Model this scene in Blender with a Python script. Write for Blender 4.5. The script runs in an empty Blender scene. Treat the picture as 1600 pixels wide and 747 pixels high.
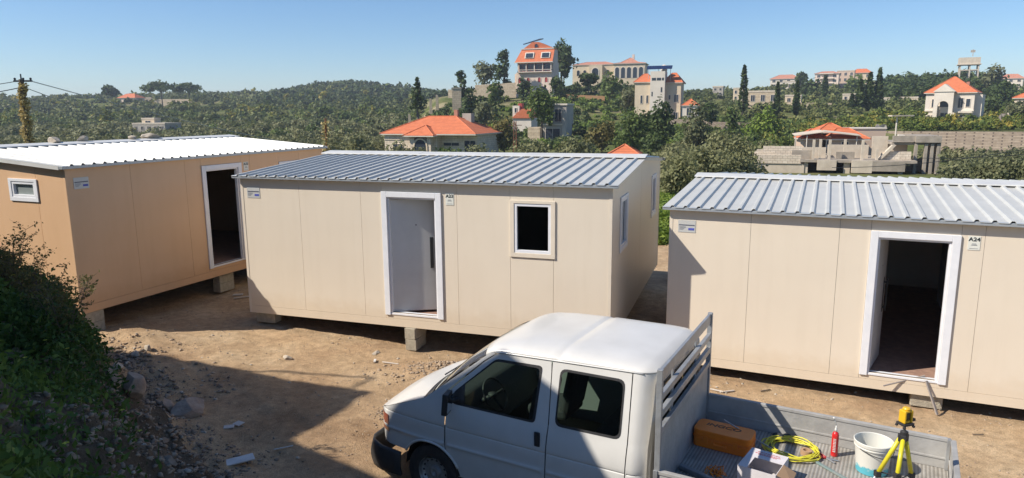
import bpy, math, random
import numpy as np
from mathutils import Vector, Matrix, Quaternion
from mathutils.geometry import delaunay_2d_cdt
rng = np.random.default_rng(7); random.seed(7)
R = math.radians
S = bpy.context.scene
COL = S.collection

# ------------------------------------------------------------------ camera, sky, sun, exposure
F_PX, PITCH, ROLL, EYE = 1090.1, 0.1808, -0.00744, 4.1
cr, sr, cp, sp = math.cos(ROLL), math.sin(ROLL), math.cos(PITCH), math.sin(PITCH)
ex = Vector((1, 0, 0)); U = Vector((0, sp, cp)); Dv = Vector((0, cp, -sp))
right = ex * cr + U * sr; up = U * cr - ex * sr
cam_d = bpy.data.cameras.new('camera'); cam = bpy.data.objects.new('camera', cam_d); COL.objects.link(cam)
cam.matrix_world = Matrix(((right.x, up.x, -Dv.x, 0), (right.y, up.y, -Dv.y, 0), (right.z, up.z, -Dv.z, EYE), (0, 0, 0, 1)))
cam_d.sensor_width = 36; cam_d.lens = 36 * F_PX / 1600; cam_d.clip_start = 0.05; cam_d.clip_end = 9000
S.camera = cam
SUN_AZ, SUN_EL = 256, 43
world = bpy.data.worlds.new('World'); S.world = world; world.use_nodes = True
nt = world.node_tree; bg = nt.nodes['Background']
sky = nt.nodes.new('ShaderNodeTexSky'); sky.sky_type = 'NISHITA'; sky.sun_disc = False
sky.sun_elevation = R(SUN_EL); sky.sun_rotation = R(SUN_AZ); sky.altitude = 300
sky.air_density = 1.0; sky.dust_density = 0.2; sky.ozone_density = 3.5
# the clear, slightly violet-blue air of the day: deeper blue, greyer at the horizon
hs = nt.nodes.new('ShaderNodeHueSaturation'); hs.inputs['Saturation'].default_value = 1.08; hs.inputs['Hue'].default_value = .5
tint = nt.nodes.new('ShaderNodeMix'); tint.data_type = 'RGBA'; tint.blend_type = 'MULTIPLY'; tint.inputs[0].default_value = 1; tint.inputs[7].default_value = (.83, .90, 1.0, 1)
nt.links.new(sky.outputs[0], tint.inputs[6]); nt.links.new(tint.outputs[2], hs.inputs['Color']); nt.links.new(hs.outputs[0], bg.inputs[0]); bg.inputs[1].default_value = 0.09
sun_d = bpy.data.lights.new('sun', 'SUN'); sun_d.energy = 4.2; sun_d.angle = R(0.5); sun_d.color = (1, .935, .84)
sun = bpy.data.objects.new('sun', sun_d); COL.objects.link(sun)
sdir = Vector((math.sin(R(76)) * math.cos(R(43)), math.cos(R(76)) * math.cos(R(43)), -math.sin(R(43))))
sun.rotation_euler = sdir.to_track_quat('-Z', 'Y').to_euler()
S.view_settings.view_transform = 'Standard'; S.view_settings.look = 'None'
S.view_settings.exposure = 0.58; S.view_settings.gamma = 1
S.render.resolution_x = 1024; S.render.resolution_y = 478
S.cycles.max_bounces = 8; S.cycles.transparent_max_bounces = 12

# ------------------------------------------------------------------ pixel rays (used only to find where things stand)
def ray(x, y):
    X = x - 800; Y = y - 373.5
    a = X * cr + Y * sr; b = -X * sr + Y * cr
    return (a / F_PX, cp - (b / F_PX) * sp, -sp - (b / F_PX) * cp)
def at(x, y, D):
    r = ray(x, y); k = D / r[1]
    return Vector((r[0] * k, D, EYE + r[2] * k))
def onz(x, y, z):
    r = ray(x, y); k = (z - EYE) / r[2]
    return Vector((r[0] * k, r[1] * k, z))

# ------------------------------------------------------------------ materials
M = {}
def new_mat(name):
    m = bpy.data.materials.new(name); m.use_nodes = True; M[name] = m
    return m, m.node_tree, m.node_tree.nodes['Principled BSDF']
def mat(name, col, rough=.6, metal=0., col2=None, scale=4., bump=0., bscale=None, detail=5., contrast=(.35, .65), spec=.5, coat=0.):
    m, t, b = new_mat(name)
    b.inputs['Roughness'].default_value = rough; b.inputs['Metallic'].default_value = metal
    b.inputs['Specular IOR Level'].default_value = spec; b.inputs['Coat Weight'].default_value = coat
    b.inputs['Base Color'].default_value = (*col, 1)
    if col2 or bump:
        tc = t.nodes.new('ShaderNodeTexCoord')
    if col2:
        n = t.nodes.new('ShaderNodeTexNoise'); n.inputs['Scale'].default_value = scale; n.inputs['Detail'].default_value = detail; n.inputs['Roughness'].default_value = .62
        r = t.nodes.new('ShaderNodeValToRGB'); r.color_ramp.elements[0].position = contrast[0]; r.color_ramp.elements[1].position = contrast[1]
        r.color_ramp.elements[0].color = (*col, 1); r.color_ramp.elements[1].color = (*col2, 1)
        t.links.new(tc.outputs['Object'], n.inputs['Vector']); t.links.new(n.outputs[0], r.inputs[0]); t.links.new(r.outputs[0], b.inputs['Base Color'])
    if bump:
        n2 = t.nodes.new('ShaderNodeTexNoise'); n2.inputs['Scale'].default_value = bscale or scale; n2.inputs['Detail'].default_value = 6
        bp = t.nodes.new('ShaderNodeBump'); bp.inputs['Strength'].default_value = bump; bp.inputs['Distance'].default_value = .02
        t.links.new(tc.outputs['Object'], n2.inputs['Vector']); t.links.new(n2.outputs[0], bp.inputs['Height']); t.links.new(bp.outputs[0], b.inputs['Normal'])
    return m
def ramp_node(t, stops):
    r = t.nodes.new('ShaderNodeValToRGB'); e = r.color_ramp.elements
    e[0].position, e[0].color = stops[0][0], (*stops[0][1], 1); e[1].position, e[1].color = stops[-1][0], (*stops[-1][1], 1)
    for p, c in stops[1:-1]:
        q = e.new(p); q.color = (*c, 1)
    return r
def noise_node(t, vec, scale, detail=5, rough=.6):
    n = t.nodes.new('ShaderNodeTexNoise'); n.inputs['Scale'].default_value = scale; n.inputs['Detail'].default_value = detail; n.inputs['Roughness'].default_value = rough
    t.links.new(vec, n.inputs['Vector']); return n
def mixc(t, fac, a, b, mode='MIX'):
    x = t.nodes.new('ShaderNodeMix'); x.data_type = 'RGBA'; x.blend_type = mode
    for s, v in ((0, fac), (6, a), (7, b)):
        if isinstance(v, (int, float)): x.inputs[s].default_value = v
        elif isinstance(v, tuple): x.inputs[s].default_value = (*v, 1)
        else: t.links.new(v, x.inputs[s])
    return x.outputs[2]
def foliage(name, c1, c2, c3, scale=.5, trans=.3):
    m, t, b = new_mat(name)
    at_ = t.nodes.new('ShaderNodeAttribute'); at_.attribute_name = 'shade'
    r = ramp_node(t, [(0, c1), (.55, c2), (1, c3)])
    g = t.nodes.new('ShaderNodeNewGeometry'); n = noise_node(t, g.outputs['Position'], scale, 3)
    a = t.nodes.new('ShaderNodeMath'); a.operation = 'MULTIPLY_ADD'; a.inputs[1].default_value = 1.5; a.inputs[2].default_value = -.75
    t.links.new(n.outputs[0], a.inputs[0])
    a2 = t.nodes.new('ShaderNodeMath'); a2.operation = 'ADD'; a2.use_clamp = True
    t.links.new(a.outputs[0], a2.inputs[0]); t.links.new(at_.outputs['Fac'], a2.inputs[1]); t.links.new(a2.outputs[0], r.inputs[0])
    t.links.new(r.outputs[0], b.inputs['Base Color']); b.inputs['Roughness'].default_value = .65; b.inputs['Specular IOR Level'].default_value = .3
    tr = t.nodes.new('ShaderNodeBsdfTranslucent'); t.links.new(r.outputs[0], tr.inputs[0])
    mx = t.nodes.new('ShaderNodeMixShader'); mx.inputs[0].default_value = trans
    t.links.new(b.outputs[0], mx.inputs[1]); t.links.new(tr.outputs[0], mx.inputs[2]); t.links.new(mx.outputs[0], t.nodes['Material Output'].inputs[0])
    return m

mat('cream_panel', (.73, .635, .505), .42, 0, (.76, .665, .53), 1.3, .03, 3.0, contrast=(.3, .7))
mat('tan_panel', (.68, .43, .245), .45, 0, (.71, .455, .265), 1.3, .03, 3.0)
mat('cream_trim', (.75, .66, .53), .45, 0, (.70, .61, .485), 5)
mat('tan_trim', (.70, .45, .26), .45)
def wear(name, low, streak):
    t = M[name].node_tree; b = t.nodes['Principled BSDF']; src = b.inputs['Base Color'].links[0].from_socket
    tc = t.nodes.new('ShaderNodeTexCoord'); sx = t.nodes.new('ShaderNodeSeparateXYZ'); t.links.new(tc.outputs['Object'], sx.inputs[0])
    mp = t.nodes.new('ShaderNodeMapping'); mp.inputs['Scale'].default_value = (3.5, 3.5, .28); t.links.new(tc.outputs['Object'], mp.inputs[0])
    ns = noise_node(t, mp.outputs[0], 2.0, 6, .65); rs = ramp_node(t, [(.30, streak), (.52, (1, 1, 1))]); t.links.new(ns.outputs[0], rs.inputs[0])
    nl = noise_node(t, tc.outputs['Object'], 5, 6, .75); ml = t.nodes.new('ShaderNodeMath'); ml.operation = 'MULTIPLY_ADD'; ml.inputs[1].default_value = .55; ml.inputs[2].default_value = -.06; t.links.new(nl.outputs[0], ml.inputs[0])
    sb = t.nodes.new('ShaderNodeMath'); sb.operation = 'SUBTRACT'; t.links.new(sx.outputs[2], sb.inputs[0]); t.links.new(ml.outputs[0], sb.inputs[1])
    rl = ramp_node(t, [(.0, low), (.22, (1, 1, 1))]); t.links.new(sb.outputs[0], rl.inputs[0])
    c = mixc(t, .4, src, rs.outputs[0], 'MULTIPLY'); c = mixc(t, 1., c, rl.outputs[0], 'MULTIPLY'); t.links.new(c, b.inputs['Base Color'])
wear('cream_panel', (.94, .91, .87), (.93, .92, .90)); wear('tan_panel', (.93, .89, .85), (.92, .90, .88))
mat('cabin_core', (.16, .13, .10), .8)
mat('interior_wall', (.62, .62, .62), .6, 0, (.56, .56, .56), 2)
mat('interior_floor', (.40, .25, .18), .6, 0, (.28, .17, .13), 9)
mat('white_frame', (.80, .80, .81), .35, 0, (.74, .745, .76), 6)
mat('white_door', (.60, .595, .58), .38, 0, (.56, .555, .54), 4)
mat('black_metal', (.015, .015, .017), .35)
mat('plaque', (.56, .56, .53), .4, .1)
mat('plaque_ink', (.10, .11, .15), .6); mat('plaque_blue', (.08, .10, .42), .5)
mat('number_plate', (.72, .72, .64), .5); mat('ink', (.02, .03, .03), .6)
mat('block_concrete', (.46, .41, .31), .95, 0, (.34, .30, .23), 14, .9, 60)
mat('stone', (.44, .335, .23), .9, 0, (.26, .19, .13), 9, .8, 20)
mat('pale_stone', (.54, .47, .37), .9, 0, (.34, .28, .21), 7, .7, 20)
mat('dark_stone', (.20, .145, .10), .9, 0, (.36, .27, .19), 7, .8, 20)
mat('plaster_white', (.62, .60, .55), .8)
# corrugated sheet
m, t, b = new_mat('roof_sheet')
tc = t.nodes.new('ShaderNodeTexCoord'); n = noise_node(t, tc.outputs['Object'], 2.2, 6); n2 = noise_node(t, tc.outputs['Object'], 30, 4)
r = ramp_node(t, [(.3, (.50, .495, .455)), (.7, (.58, .57, .525))]); t.links.new(n.outputs[0], r.inputs[0])
c = mixc(t, .12, r.outputs[0], n2.outputs[0], 'MULTIPLY'); t.links.new(c, b.inputs['Base Color'])
b.inputs['Roughness'].default_value = .42; b.inputs['Metallic'].default_value = .0
mat('ridge_white', (.62, .61, .57), .45, 0, (.54, .53, .50), 3)
mat('fascia_metal', (.44, .47, .49), .4, .35, (.38, .41, .43), 8)
# glass
def glass(name, tint, refl=.5, rough=.02):
    m, t, b = new_mat(name); t.nodes.remove(b)
    tr = t.nodes.new('ShaderNodeBsdfTransparent'); tr.inputs[0].default_value = (*tint, 1)
    gl = t.nodes.new('ShaderNodeBsdfGlossy'); gl.inputs['Roughness'].default_value = rough; gl.inputs[0].default_value = (.9, .95, .95, 1)
    lw = t.nodes.new('ShaderNodeFresnel'); lw.inputs[0].default_value = 1.5
    mu = t.nodes.new('ShaderNodeMath'); mu.operation = 'MULTIPLY'; mu.inputs[1].default_value = refl * 2; mu.use_clamp = True
    t.links.new(lw.outputs[0], mu.inputs[0])
    mx = t.nodes.new('ShaderNodeMixShader'); t.links.new(mu.outputs[0], mx.inputs[0]); t.links.new(tr.outputs[0], mx.inputs[1]); t.links.new(gl.outputs[0], mx.inputs[2])
    t.links.new(mx.outputs[0], t.nodes['Material Output'].inputs[0]); return m
glass('van_glass', (.55, .62, .58), .5); glass('windscreen_glass', (.60, .74, .62), .6); glass('cabin_glass', (.25, .28, .30), .5)
glass('window_glass', (.35, .4, .42), .7, .05)
mat('frosted_glass', (.26, .29, .28), .25)
mat('far_pane', (.035, .045, .06), .15)

# yard dirt
def dirt_mat(name, cols, scale, bump=.6):
    m, t, b = new_mat(name)
    g = t.nodes.new('ShaderNodeNewGeometry'); P = g.outputs['Position']
    n1 = noise_node(t, P, scale, 8, .62); n2 = noise_node(t, P, 7, 6, .7); n3 = noise_node(t, P, 60, 5, .7)
    r = ramp_node(t, cols); t.links.new(n1.outputs[0], r.inputs[0])
    r2 = ramp_node(t, [(.3, (.55, .53, .49)), (.68, (1.15, 1.13, 1.09))]); t.links.new(n2.outputs[0], r2.inputs[0])
    r3 = ramp_node(t, [(.28, (.6, .58, .55)), (.5, (1, 1, 1)), (.72, (1.35, 1.33, 1.3))]); t.links.new(n3.outputs[0], r3.inputs[0])
    c = mixc(t, .75, r.outputs[0], r2.outputs[0], 'MULTIPLY'); c = mixc(t, .8, c, r3.outputs[0], 'MULTIPLY')
    v = t.nodes.new('ShaderNodeTexVoronoi'); v.inputs['Scale'].default_value = 13; t.links.new(P, v.inputs['Vector'])
    lt = t.nodes.new('ShaderNodeMath'); lt.operation = 'LESS_THAN'; lt.inputs[1].default_value = .13; t.links.new(v.outputs['Distance'], lt.inputs[0])
    mk = t.nodes.new('ShaderNodeMath'); mk.operation = 'MULTIPLY'; mk.inputs[1].default_value = .45; t.links.new(lt.outputs[0], mk.inputs[0])
    c = mixc(t, mk.outputs[0], c, (.40, .35, .28))
    t.links.new(c, b.inputs['Base Color']); b.inputs['Roughness'].default_value = .95; b.inputs['Specular IOR Level'].default_value = .15
    bp = t.nodes.new('ShaderNodeBump'); bp.inputs['Strength'].default_value = bump; bp.inputs['Distance'].default_value = .03
    ad = t.nodes.new('ShaderNodeMath'); ad.operation = 'ADD'; t.links.new(n2.outputs[0], ad.inputs[0]); t.links.new(n3.outputs[0], ad.inputs[1])
    t.links.new(ad.outputs[0], bp.inputs['Height']); t.links.new(bp.outputs[0], b.inputs['Normal'])
    return m
dirt_mat('dirt', [(.28, (.29, .18, .10)), (.42, (.46, .31, .185)), (.55, (.56, .40, .245)), (.72, (.66, .51, .34))], .55, .9)
dirt_mat('bank_soil', [(.35, (.12, .085, .055)), (.6, (.24, .18, .12))], 1.2, 1.0)
m, t, b = new_mat('hillside')
g = t.nodes.new('ShaderNodeNewGeometry'); P = g.outputs['Position']
n1 = noise_node(t, P, .03, 7, .65); n2 = noise_node(t, P, .35, 6, .7)
r = ramp_node(t, [(.32, (.075, .085, .035)), (.46, (.11, .13, .045)), (.56, (.165, .16, .075)), (.66, (.30, .25, .16))]); t.links.new(n1.outputs[0], r.inputs[0])
r2 = ramp_node(t, [(.3, (.5, .5, .5)), (.7, (1.3, 1.3, 1.2))]); t.links.new(n2.outputs[0], r2.inputs[0])
t.links.new(mixc(t, .9, r.outputs[0], r2.outputs[0], 'MULTIPLY'), b.inputs['Base Color']); b.inputs['Roughness'].default_value = 1; b.inputs['Specular IOR Level'].default_value = 0

foliage('leaf_olive', (0.146, 0.155, 0.062), (0.225, 0.224, 0.100), (0.327, 0.310, 0.150), .6)
foliage('leaf_dark', (0.046, 0.070, 0.020), (0.076, 0.111, 0.031), (0.128, 0.166, 0.044), .3)
foliage('leaf_mid', (0.073, 0.112, 0.027), (0.124, 0.167, 0.039), (0.207, 0.242, 0.060), .4)
foliage('leaf_bright', (0.112, 0.171, 0.023), (0.175, 0.243, 0.034), (0.270, 0.329, 0.052), .5)
foliage('leaf_grey', (0.106, 0.122, 0.056), (0.174, 0.182, 0.084), (0.270, 0.260, 0.126), .5)
foliage('leaf_brownish', (0.116, 0.113, 0.035), (0.193, 0.165, 0.049), (0.290, 0.226, 0.070), .5)
foliage('leaf_scrub', (0.078, 0.103, 0.032), (0.144, 0.164, 0.049), (0.249, 0.251, 0.079), .02)
foliage('leaf_bank', (0.048, 0.088, 0.017), (0.099, 0.166, 0.030), (0.196, 0.273, 0.050), 2.0)
foliage('leaf_orchard', (0.080, 0.122, 0.023), (0.161, 0.193, 0.033), (0.395, 0.306, 0.052), .3)
mat('petal', (.75, .62, .05), .6)
mat('bark', (.16, .125, .09), .95, 0, (.09, .07, .05), 6, .8, 14)

# ------------------------------------------------------------------ mesh builder
class MB:
    def __init__(s): s.v = []; s.f = []; s.m = []; s.mi = 0
    def add(s, vs, fs):
        o = len(s.v); s.v += [tuple(v) for v in vs]
        for f in fs: s.f.append([i + o for i in f]); s.m.append(s.mi)
    def box(s, x0, x1, y0, y1, z0, z1):
        s.add([(x, y, z) for x in (x0, x1) for y in (y0, y1) for z in (z0, z1)],
              [(0, 1, 3, 2), (4, 6, 7, 5), (0, 4, 5, 1), (2, 3, 7, 6), (0, 2, 6, 4), (1, 5, 7, 3)])
    def obox(s, c, half, rot):
        q = rot if isinstance(rot, Matrix) else Matrix.Rotation(rot, 3, 'Z')
        s.add([Vector(c) + q @ Vector((x * half[0], y * half[1], z * half[2])) for x in (-1, 1) for y in (-1, 1) for z in (-1, 1)],
              [(0, 1, 3, 2), (4, 6, 7, 5), (0, 4, 5, 1), (2, 3, 7, 6), (0, 2, 6, 4), (1, 5, 7, 3)])
    def prism(s, poly, d):           # poly: 3D loop, d: extrusion vector
        n = len(poly); d = Vector(d); a = [Vector(p) for p in poly]
        s.add(a + [p + d for p in a], [list(range(n))[::-1], list(range(n, 2 * n))] + [(i, (i + 1) % n, n + (i + 1) % n, n + i) for i in range(n)])
    def tube(s, pts, r, n=8, close=False):
        pts = [Vector(p) for p in pts]; k = len(pts); rs = r if isinstance(r, (list, tuple)) else [r] * k
        vs = []; prev = None
        for i, p in enumerate(pts):
            if close: d = pts[(i + 1) % k] - pts[i - 1]
            else: d = pts[min(i + 1, k - 1)] - pts[max(i - 1, 0)]
            d.normalize()
            a = prev - d * prev.dot(d) if prev is not None else (Vector((0, 0, 1)) if abs(d.z) < .9 else Vector((1, 0, 0))).cross(d)
            if a.length < 1e-5: a = Vector((1, 0, 0)).cross(d)
            a.normalize(); prev = a; b = d.cross(a)
            for j in range(n):
                w = 2 * math.pi * j / n; vs.append(p + (a * math.cos(w) + b * math.sin(w)) * rs[i])
        fs = []
        for i in range(k if close else k - 1):
            for j in range(n):
                i2 = (i + 1) % k; fs.append((i * n + j, i * n + (j + 1) % n, i2 * n + (j + 1) % n, i2 * n + j))
        if not close: fs += [list(range(n))[::-1], [(k - 1) * n + j for j in range(n)]]
        s.add(vs, fs)
    def lathe(s, prof, c=(0, 0, 0), n=24, cap=True, axis='z'):
        vs = []
        for (r_, z) in prof:
            for j in range(n):
                w = 2 * math.pi * j / n; x, y = r_ * math.cos(w), r_ * math.sin(w)
                p = (x, y, z) if axis == 'z' else (x, z, y)
                vs.append((p[0] + c[0], p[1] + c[1], p[2] + c[2]))
        fs = [(i * n + j, i * n + (j + 1) % n, (i + 1) * n + (j + 1) % n, (i + 1) * n + j) for i in range(len(prof) - 1) for j in range(n)]
        if cap: fs += [list(range(n))[::-1], [(len(prof) - 1) * n + j for j in range(n)]]
        s.add(vs, fs)
    def grid(s, fn, us, vs):
        n = len(vs)
        s.add([fn(u, v) for u in us for v in vs], [(i * n + j, (i + 1) * n + j, (i + 1) * n + j + 1, i * n + j + 1) for i in range(len(us) - 1) for j in range(n - 1)])
    def rock(s, c, sx, sy, sz, seed, n=2):
        import bmesh
        bm = bmesh.new(); bmesh.ops.create_icosphere(bm, subdivisions=n, radius=1)
        rg = np.random.default_rng(seed); pl = rg.normal(size=(9, 3)); pl /= np.linalg.norm(pl, axis=1)[:, None]; off = rg.uniform(.38, .78, 9)
        q = Matrix.Rotation(rg.uniform(0, 6), 3, 'Z')
        vs = []
        for v in bm.verts:
            p = np.array(v.co)
            for a, o in zip(pl, off):
                d = p @ a
                if d > o: p = p - a * (d - o)
            p = q @ Vector((p[0] * sx, p[1] * sy, p[2] * sz)); vs.append(p + Vector(c))
        s.add(vs, [[v.index for v in f.verts] for f in bm.faces]); bm.free()
    def build(s, name, mats, parent=None, smooth=False, bevel=0, autosmooth=None):
        me = bpy.data.meshes.new(name); me.from_pydata(s.v, [], s.f)
        if not isinstance(mats, (list, tuple)): mats = [mats]
        for x in mats: me.materials.append(M[x])
        me.polygons.foreach_set('material_index', s.m)
        if smooth: me.polygons.foreach_set('use_smooth', [True] * len(me.polygons))
        me.update(); o = bpy.data.objects.new(name, me); COL.objects.link(o)
        if parent: o.parent = parent
        if autosmooth:
            me.polygons.foreach_set('use_smooth', [True] * len(me.polygons)); me.set_sharp_from_angle(angle=R(autosmooth))
        if bevel:
            md = o.modifiers.new('b', 'BEVEL'); md.width = bevel; md.segments = 2; md.limit_method = 'ANGLE'; md.angle_limit = R(35)
        return o
def tag(o, label, cat, group=None, kind=None):
    if label: o['label'] = label
    if cat: o['category'] = cat
    if group: o['group'] = group
    if kind: o['kind'] = kind
    return o
def thing(name, label, cat, loc=(0, 0, 0), rz=0, group=None):
    o = bpy.data.objects.new(name, None); COL.objects.link(o); o.location = loc; o.rotation_euler = (0, 0, rz); o.empty_display_size = .2
    return tag(o, label, cat, group)
def npmesh(name, V, Fq, mats, parent=None, shade=None, smooth=False):
    me = bpy.data.meshes.new(name); k = Fq.shape[1]
    me.vertices.add(len(V)); me.vertices.foreach_set('co', V.astype(np.float32).ravel())
    me.loops.add(Fq.size); me.loops.foreach_set('vertex_index', Fq.astype(np.int32).ravel())
    me.polygons.add(len(Fq)); me.polygons.foreach_set('loop_start', np.arange(0, Fq.size, k, dtype=np.int32))
    me.polygons.foreach_set('loop_total', np.full(len(Fq), k, dtype=np.int32))
    if smooth: me.polygons.foreach_set('use_smooth', np.ones(len(Fq), dtype=bool))
    me.update(calc_edges=True)
    for x in (mats if isinstance(mats, (list, tuple)) else [mats]): me.materials.append(M[x])
    if shade is not None:
        a = me.attributes.new('shade', 'FLOAT', 'POINT'); a.data.foreach_set('value', shade.astype(np.float32))
    o = bpy.data.objects.new(name, me); COL.objects.link(o)
    if parent: o.parent = parent
    return o
def text_mesh(txt, size, name, matname, parent, loc, rot, depth=.002, shear=0, sx=1):
    cu = bpy.data.curves.new(name, 'FONT'); cu.body = txt; cu.size = size; cu.extrude = depth; cu.align_x = 'CENTER'; cu.align_y = 'CENTER'; cu.shear = shear; cu.offset = size * .02
    tmp = bpy.data.objects.new('tmp', cu); COL.objects.link(tmp); bpy.context.view_layer.update()
    me = bpy.data.meshes.new_from_object(tmp.evaluated_get(bpy.context.evaluated_depsgraph_get()))
    bpy.data.objects.remove(tmp); me.materials.clear(); me.materials.append(M[matname])
    o = bpy.data.objects.new(name, me); COL.objects.link(o); o.parent = parent; o.location = loc; o.rotation_euler = rot; o.scale = (sx, 1, 1)
    return o

# ------------------------------------------------------------------ terrain
cols = [-300, 0, 200, 400, 560, 640, 700, 780, 850, 950, 1060, 1150, 1250, 1400, 1500, 1600, 1900]
Ds = [60, 100, 110, 115, 150, 200, 250, 300, 400, 500, 600]
T = [[282, 250, 0, 0, 228, 215, 203, 192, 172, 160, 158], [282, 250, 0, 0, 230, 215, 203, 192, 172, 158, 156], [282, 250, 0, 0, 230, 212, 200, 188, 168, 154, 154],
     [284, 250, 0, 0, 230, 210, 198, 186, 166, 152, 149], [285, 250, 0, 0, 228, 205, 195, 182, 165, 148, 130], [286, 250, 0, 0, 225, 200, 188, 178, 162, 150, 143],
     [286, 250, 0, 0, 218, 175, 157, 152, 150, 150, 148], [287, 250, 0, 0, 208, 164, 144, 142, 142, 142, 146], [287, 250, 0, 0, 208, 162, 142, 140, 140, 142, 148],
     [287, 250, 0, 0, 208, 165, 136, 124, 128, 135, 145], [288, 252, 0, 0, 205, 180, 165, 155, 150, 148, 150], [288, 252, 0, 0, 206, 178, 165, 155, 145, 145, 150],
     [288, 250, 0, 0, 204, 180, 165, 152, 138, 140, 150], [287, 248, 246, 208, 190, 172, 160, 145, 128, 125, 135], [287, 248, 246, 208, 192, 172, 155, 137, 122, 125, 140],
     [287, 248, 246, 208, 192, 175, 160, 148, 130, 130, 140], [287, 248, 246, 208, 192, 175, 160, 148, 130, 130, 140]]
Uc = np.array([ray(c_, 180)[0] / ray(c_, 180)[1] for c_ in cols])
Z = np.zeros((len(cols), len(Ds)))
for i, row in enumerate(T):
    for j, y in enumerate(row):
        if y: Z[i, j] = at(cols[i], y, Ds[j]).z
    if row[2] == 0:
        for j in (2, 3): Z[i, j] = Z[i, 1] + (Z[i, 4] - Z[i, 1]) * (Ds[j] - 100) / 50
Da = np.array(Ds, float)
def sstep(a, b, x):
    t_ = np.clip((x - a) / (b - a), 0, 1); return t_ * t_ * (3 - 2 * t_)
def yard_z(x, y):
    return np.interp(x, [-14, -7, -4.8, -1.6, 1, 3, 7, 14], [.34, .30, .25, .06, -.06, -.10, -.14, -.2])
def terr(x, y):
    x = np.asarray(x, float); y = np.asarray(y, float)
    D = np.maximum(y, np.abs(x) / 1.25); D = np.maximum(D, 1.0)
    u = np.clip(x / D, Uc[0], Uc[-1])
    iu = np.clip(np.searchsorted(Uc, u) - 1, 0, len(Uc) - 2); fu = (u - Uc[iu]) / (Uc[iu + 1] - Uc[iu]); fu = fu * fu * (3 - 2 * fu)
    Dc = np.clip(D, 60, 600)
    j = np.clip(np.searchsorted(Da, Dc) - 1, 0, len(Da) - 2); fd = (Dc - Da[j]) / (Da[j + 1] - Da[j])
    z = (Z[iu, j] * (1 - fu) + Z[iu + 1, j] * fu) * (1 - fd) + (Z[iu, j + 1] * (1 - fu) + Z[iu + 1, j + 1] * fu) * fd
    z = z - np.clip(D - 600, 0, 700) * .07
    bmp = np.sin(x * .09 + 1) * np.sin(y * .07) * .5 + np.sin(x * .23 + y * .11) * .25 + np.sin(x * .61 - y * .47 + 2) * .12
    z = z + bmp * sstep(70, 200, D) * np.where(D > 400, 2.2, 1)
    w = sstep(26, 62, D)
    return yard_z(x, y) * (1 - w) + z * w
def tz(x, y): return float(terr(np.array([x]), np.array([y]))[0])
YX0, YX1, YY0, YY1 = -16., 14., 0., 24.
th = np.radians(np.concatenate([np.arange(-180, -58, 4), np.arange(-58, 58, .3), np.arange(58, 180, 4)]))
rr = np.concatenate([[.3], np.geomspace(3, 60, 50), np.geomspace(61, 700, 150), np.geomspace(740, 7000, 14)])
TT, RR = np.meshgrid(th, rr, indexing='ij'); X = RR * np.sin(TT); Y = RR * np.cos(TT); ZZ = terr(X, Y)
inside = np.minimum(np.minimum(X - YX0, YX1 - X), np.minimum(Y - YY0, YY1 - Y))
ZZ = ZZ - .004 - .35 * sstep(.4, 2.0, inside)
n0, n1 = X.shape
idx = np.arange(n0 * n1).reshape(n0, n1)
a = idx; b_ = np.roll(idx, -1, axis=0)
Fq = np.stack([a[:, :-1], b_[:, :-1], b_[:, 1:], a[:, 1:]], -1).reshape(-1, 4)[:, ::-1]
g_o = npmesh('ground', np.stack([X, Y, ZZ], -1).reshape(-1, 3), Fq, 'hillside', smooth=True)
tag(g_o, None, None, kind='structure')
# bank (foot line turns to follow the left cabin)
def bank_t(x, y):
    t1 = (x + 3.32) * -.78 + (y - 7.0) * -.626
    t2 = (x + 7.35) * -.39 + (y - 10.95) * -.92
    return np.minimum(t1, t2)
def vnoise(x, y, s=0):
    return (np.sin(x * 1.7 + s) * np.cos(y * 2.1 - s) + .5 * np.sin(x * 4.3 + y * 3.1 + s) + .3 * np.sin(x * 9.1 - y * 7.7 + 2 * s) + .2 * np.sin(x * 17.3 + y * 15.1))
def yard(x, y):
    x = np.asarray(x, float); y = np.asarray(y, float)
    z = yard_z(x, y)
    n = vnoise(x, y); t_ = bank_t(x, y) + .12 * n
    h = np.where(t_ > 0, 2.45 * (1 - np.exp(-np.clip(t_, 0, 9) * 1.0 / 1.25 * (np.clip(t_, 0, 1) * .5 + .6))), 0)
    h = np.where(t_ > 0, np.minimum(1.02 * np.clip(t_, 0, 9) ** 1.12, 2.35 + 0 * h), 0) + .05 * n * sstep(0, .6, t_)
    near = np.exp(-(np.clip(-t_, 0, 9) / .9) ** 2) * .10 * (1 + .4 * n)
    m1 = .16 * np.exp(-((x + 1.0) / .8) ** 2 - ((y - 10.35) / .45) ** 2)
    m2 = .12 * np.exp(-((x + 6.3) / .9) ** 2 - ((y - 11.3) / .45) ** 2)
    tr = -.02 * np.exp(-((y + .33 * x - 8.9) / .14) ** 2) - .02 * np.exp(-((y + .33 * x - 7.6) / .14) ** 2)
    return z + h + near + m1 + m2 + tr + .012 * n + .006 * vnoise(x * 3.1, y * 2.9, 4)
gx = np.arange(YX0, YX1 + .01, .08); gy = np.arange(YY0, YY1 + .01, .08)
X, Y = np.meshgrid(gx, gy, indexing='ij'); ZZ = yard(X, Y)
edge = np.minimum(np.minimum(X - YX0, YX1 - X), np.minimum(Y - YY0, YY1 - Y))
n0, n1 = X.shape; idx = np.arange(n0 * n1).reshape(n0, n1)
Fq = np.stack([idx[:-1, :-1], idx[1:, :-1], idx[1:, 1:], idx[:-1, 1:]], -1).reshape(-1, 4)
yo = npmesh('dirt_yard', np.stack([X, Y, ZZ], -1).reshape(-1, 3), Fq, ['dirt', 'bank_soil'], smooth=True)
cx_ = X[:-1, :-1].ravel() + .04; cy_ = Y[:-1, :-1].ravel() + .04
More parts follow.
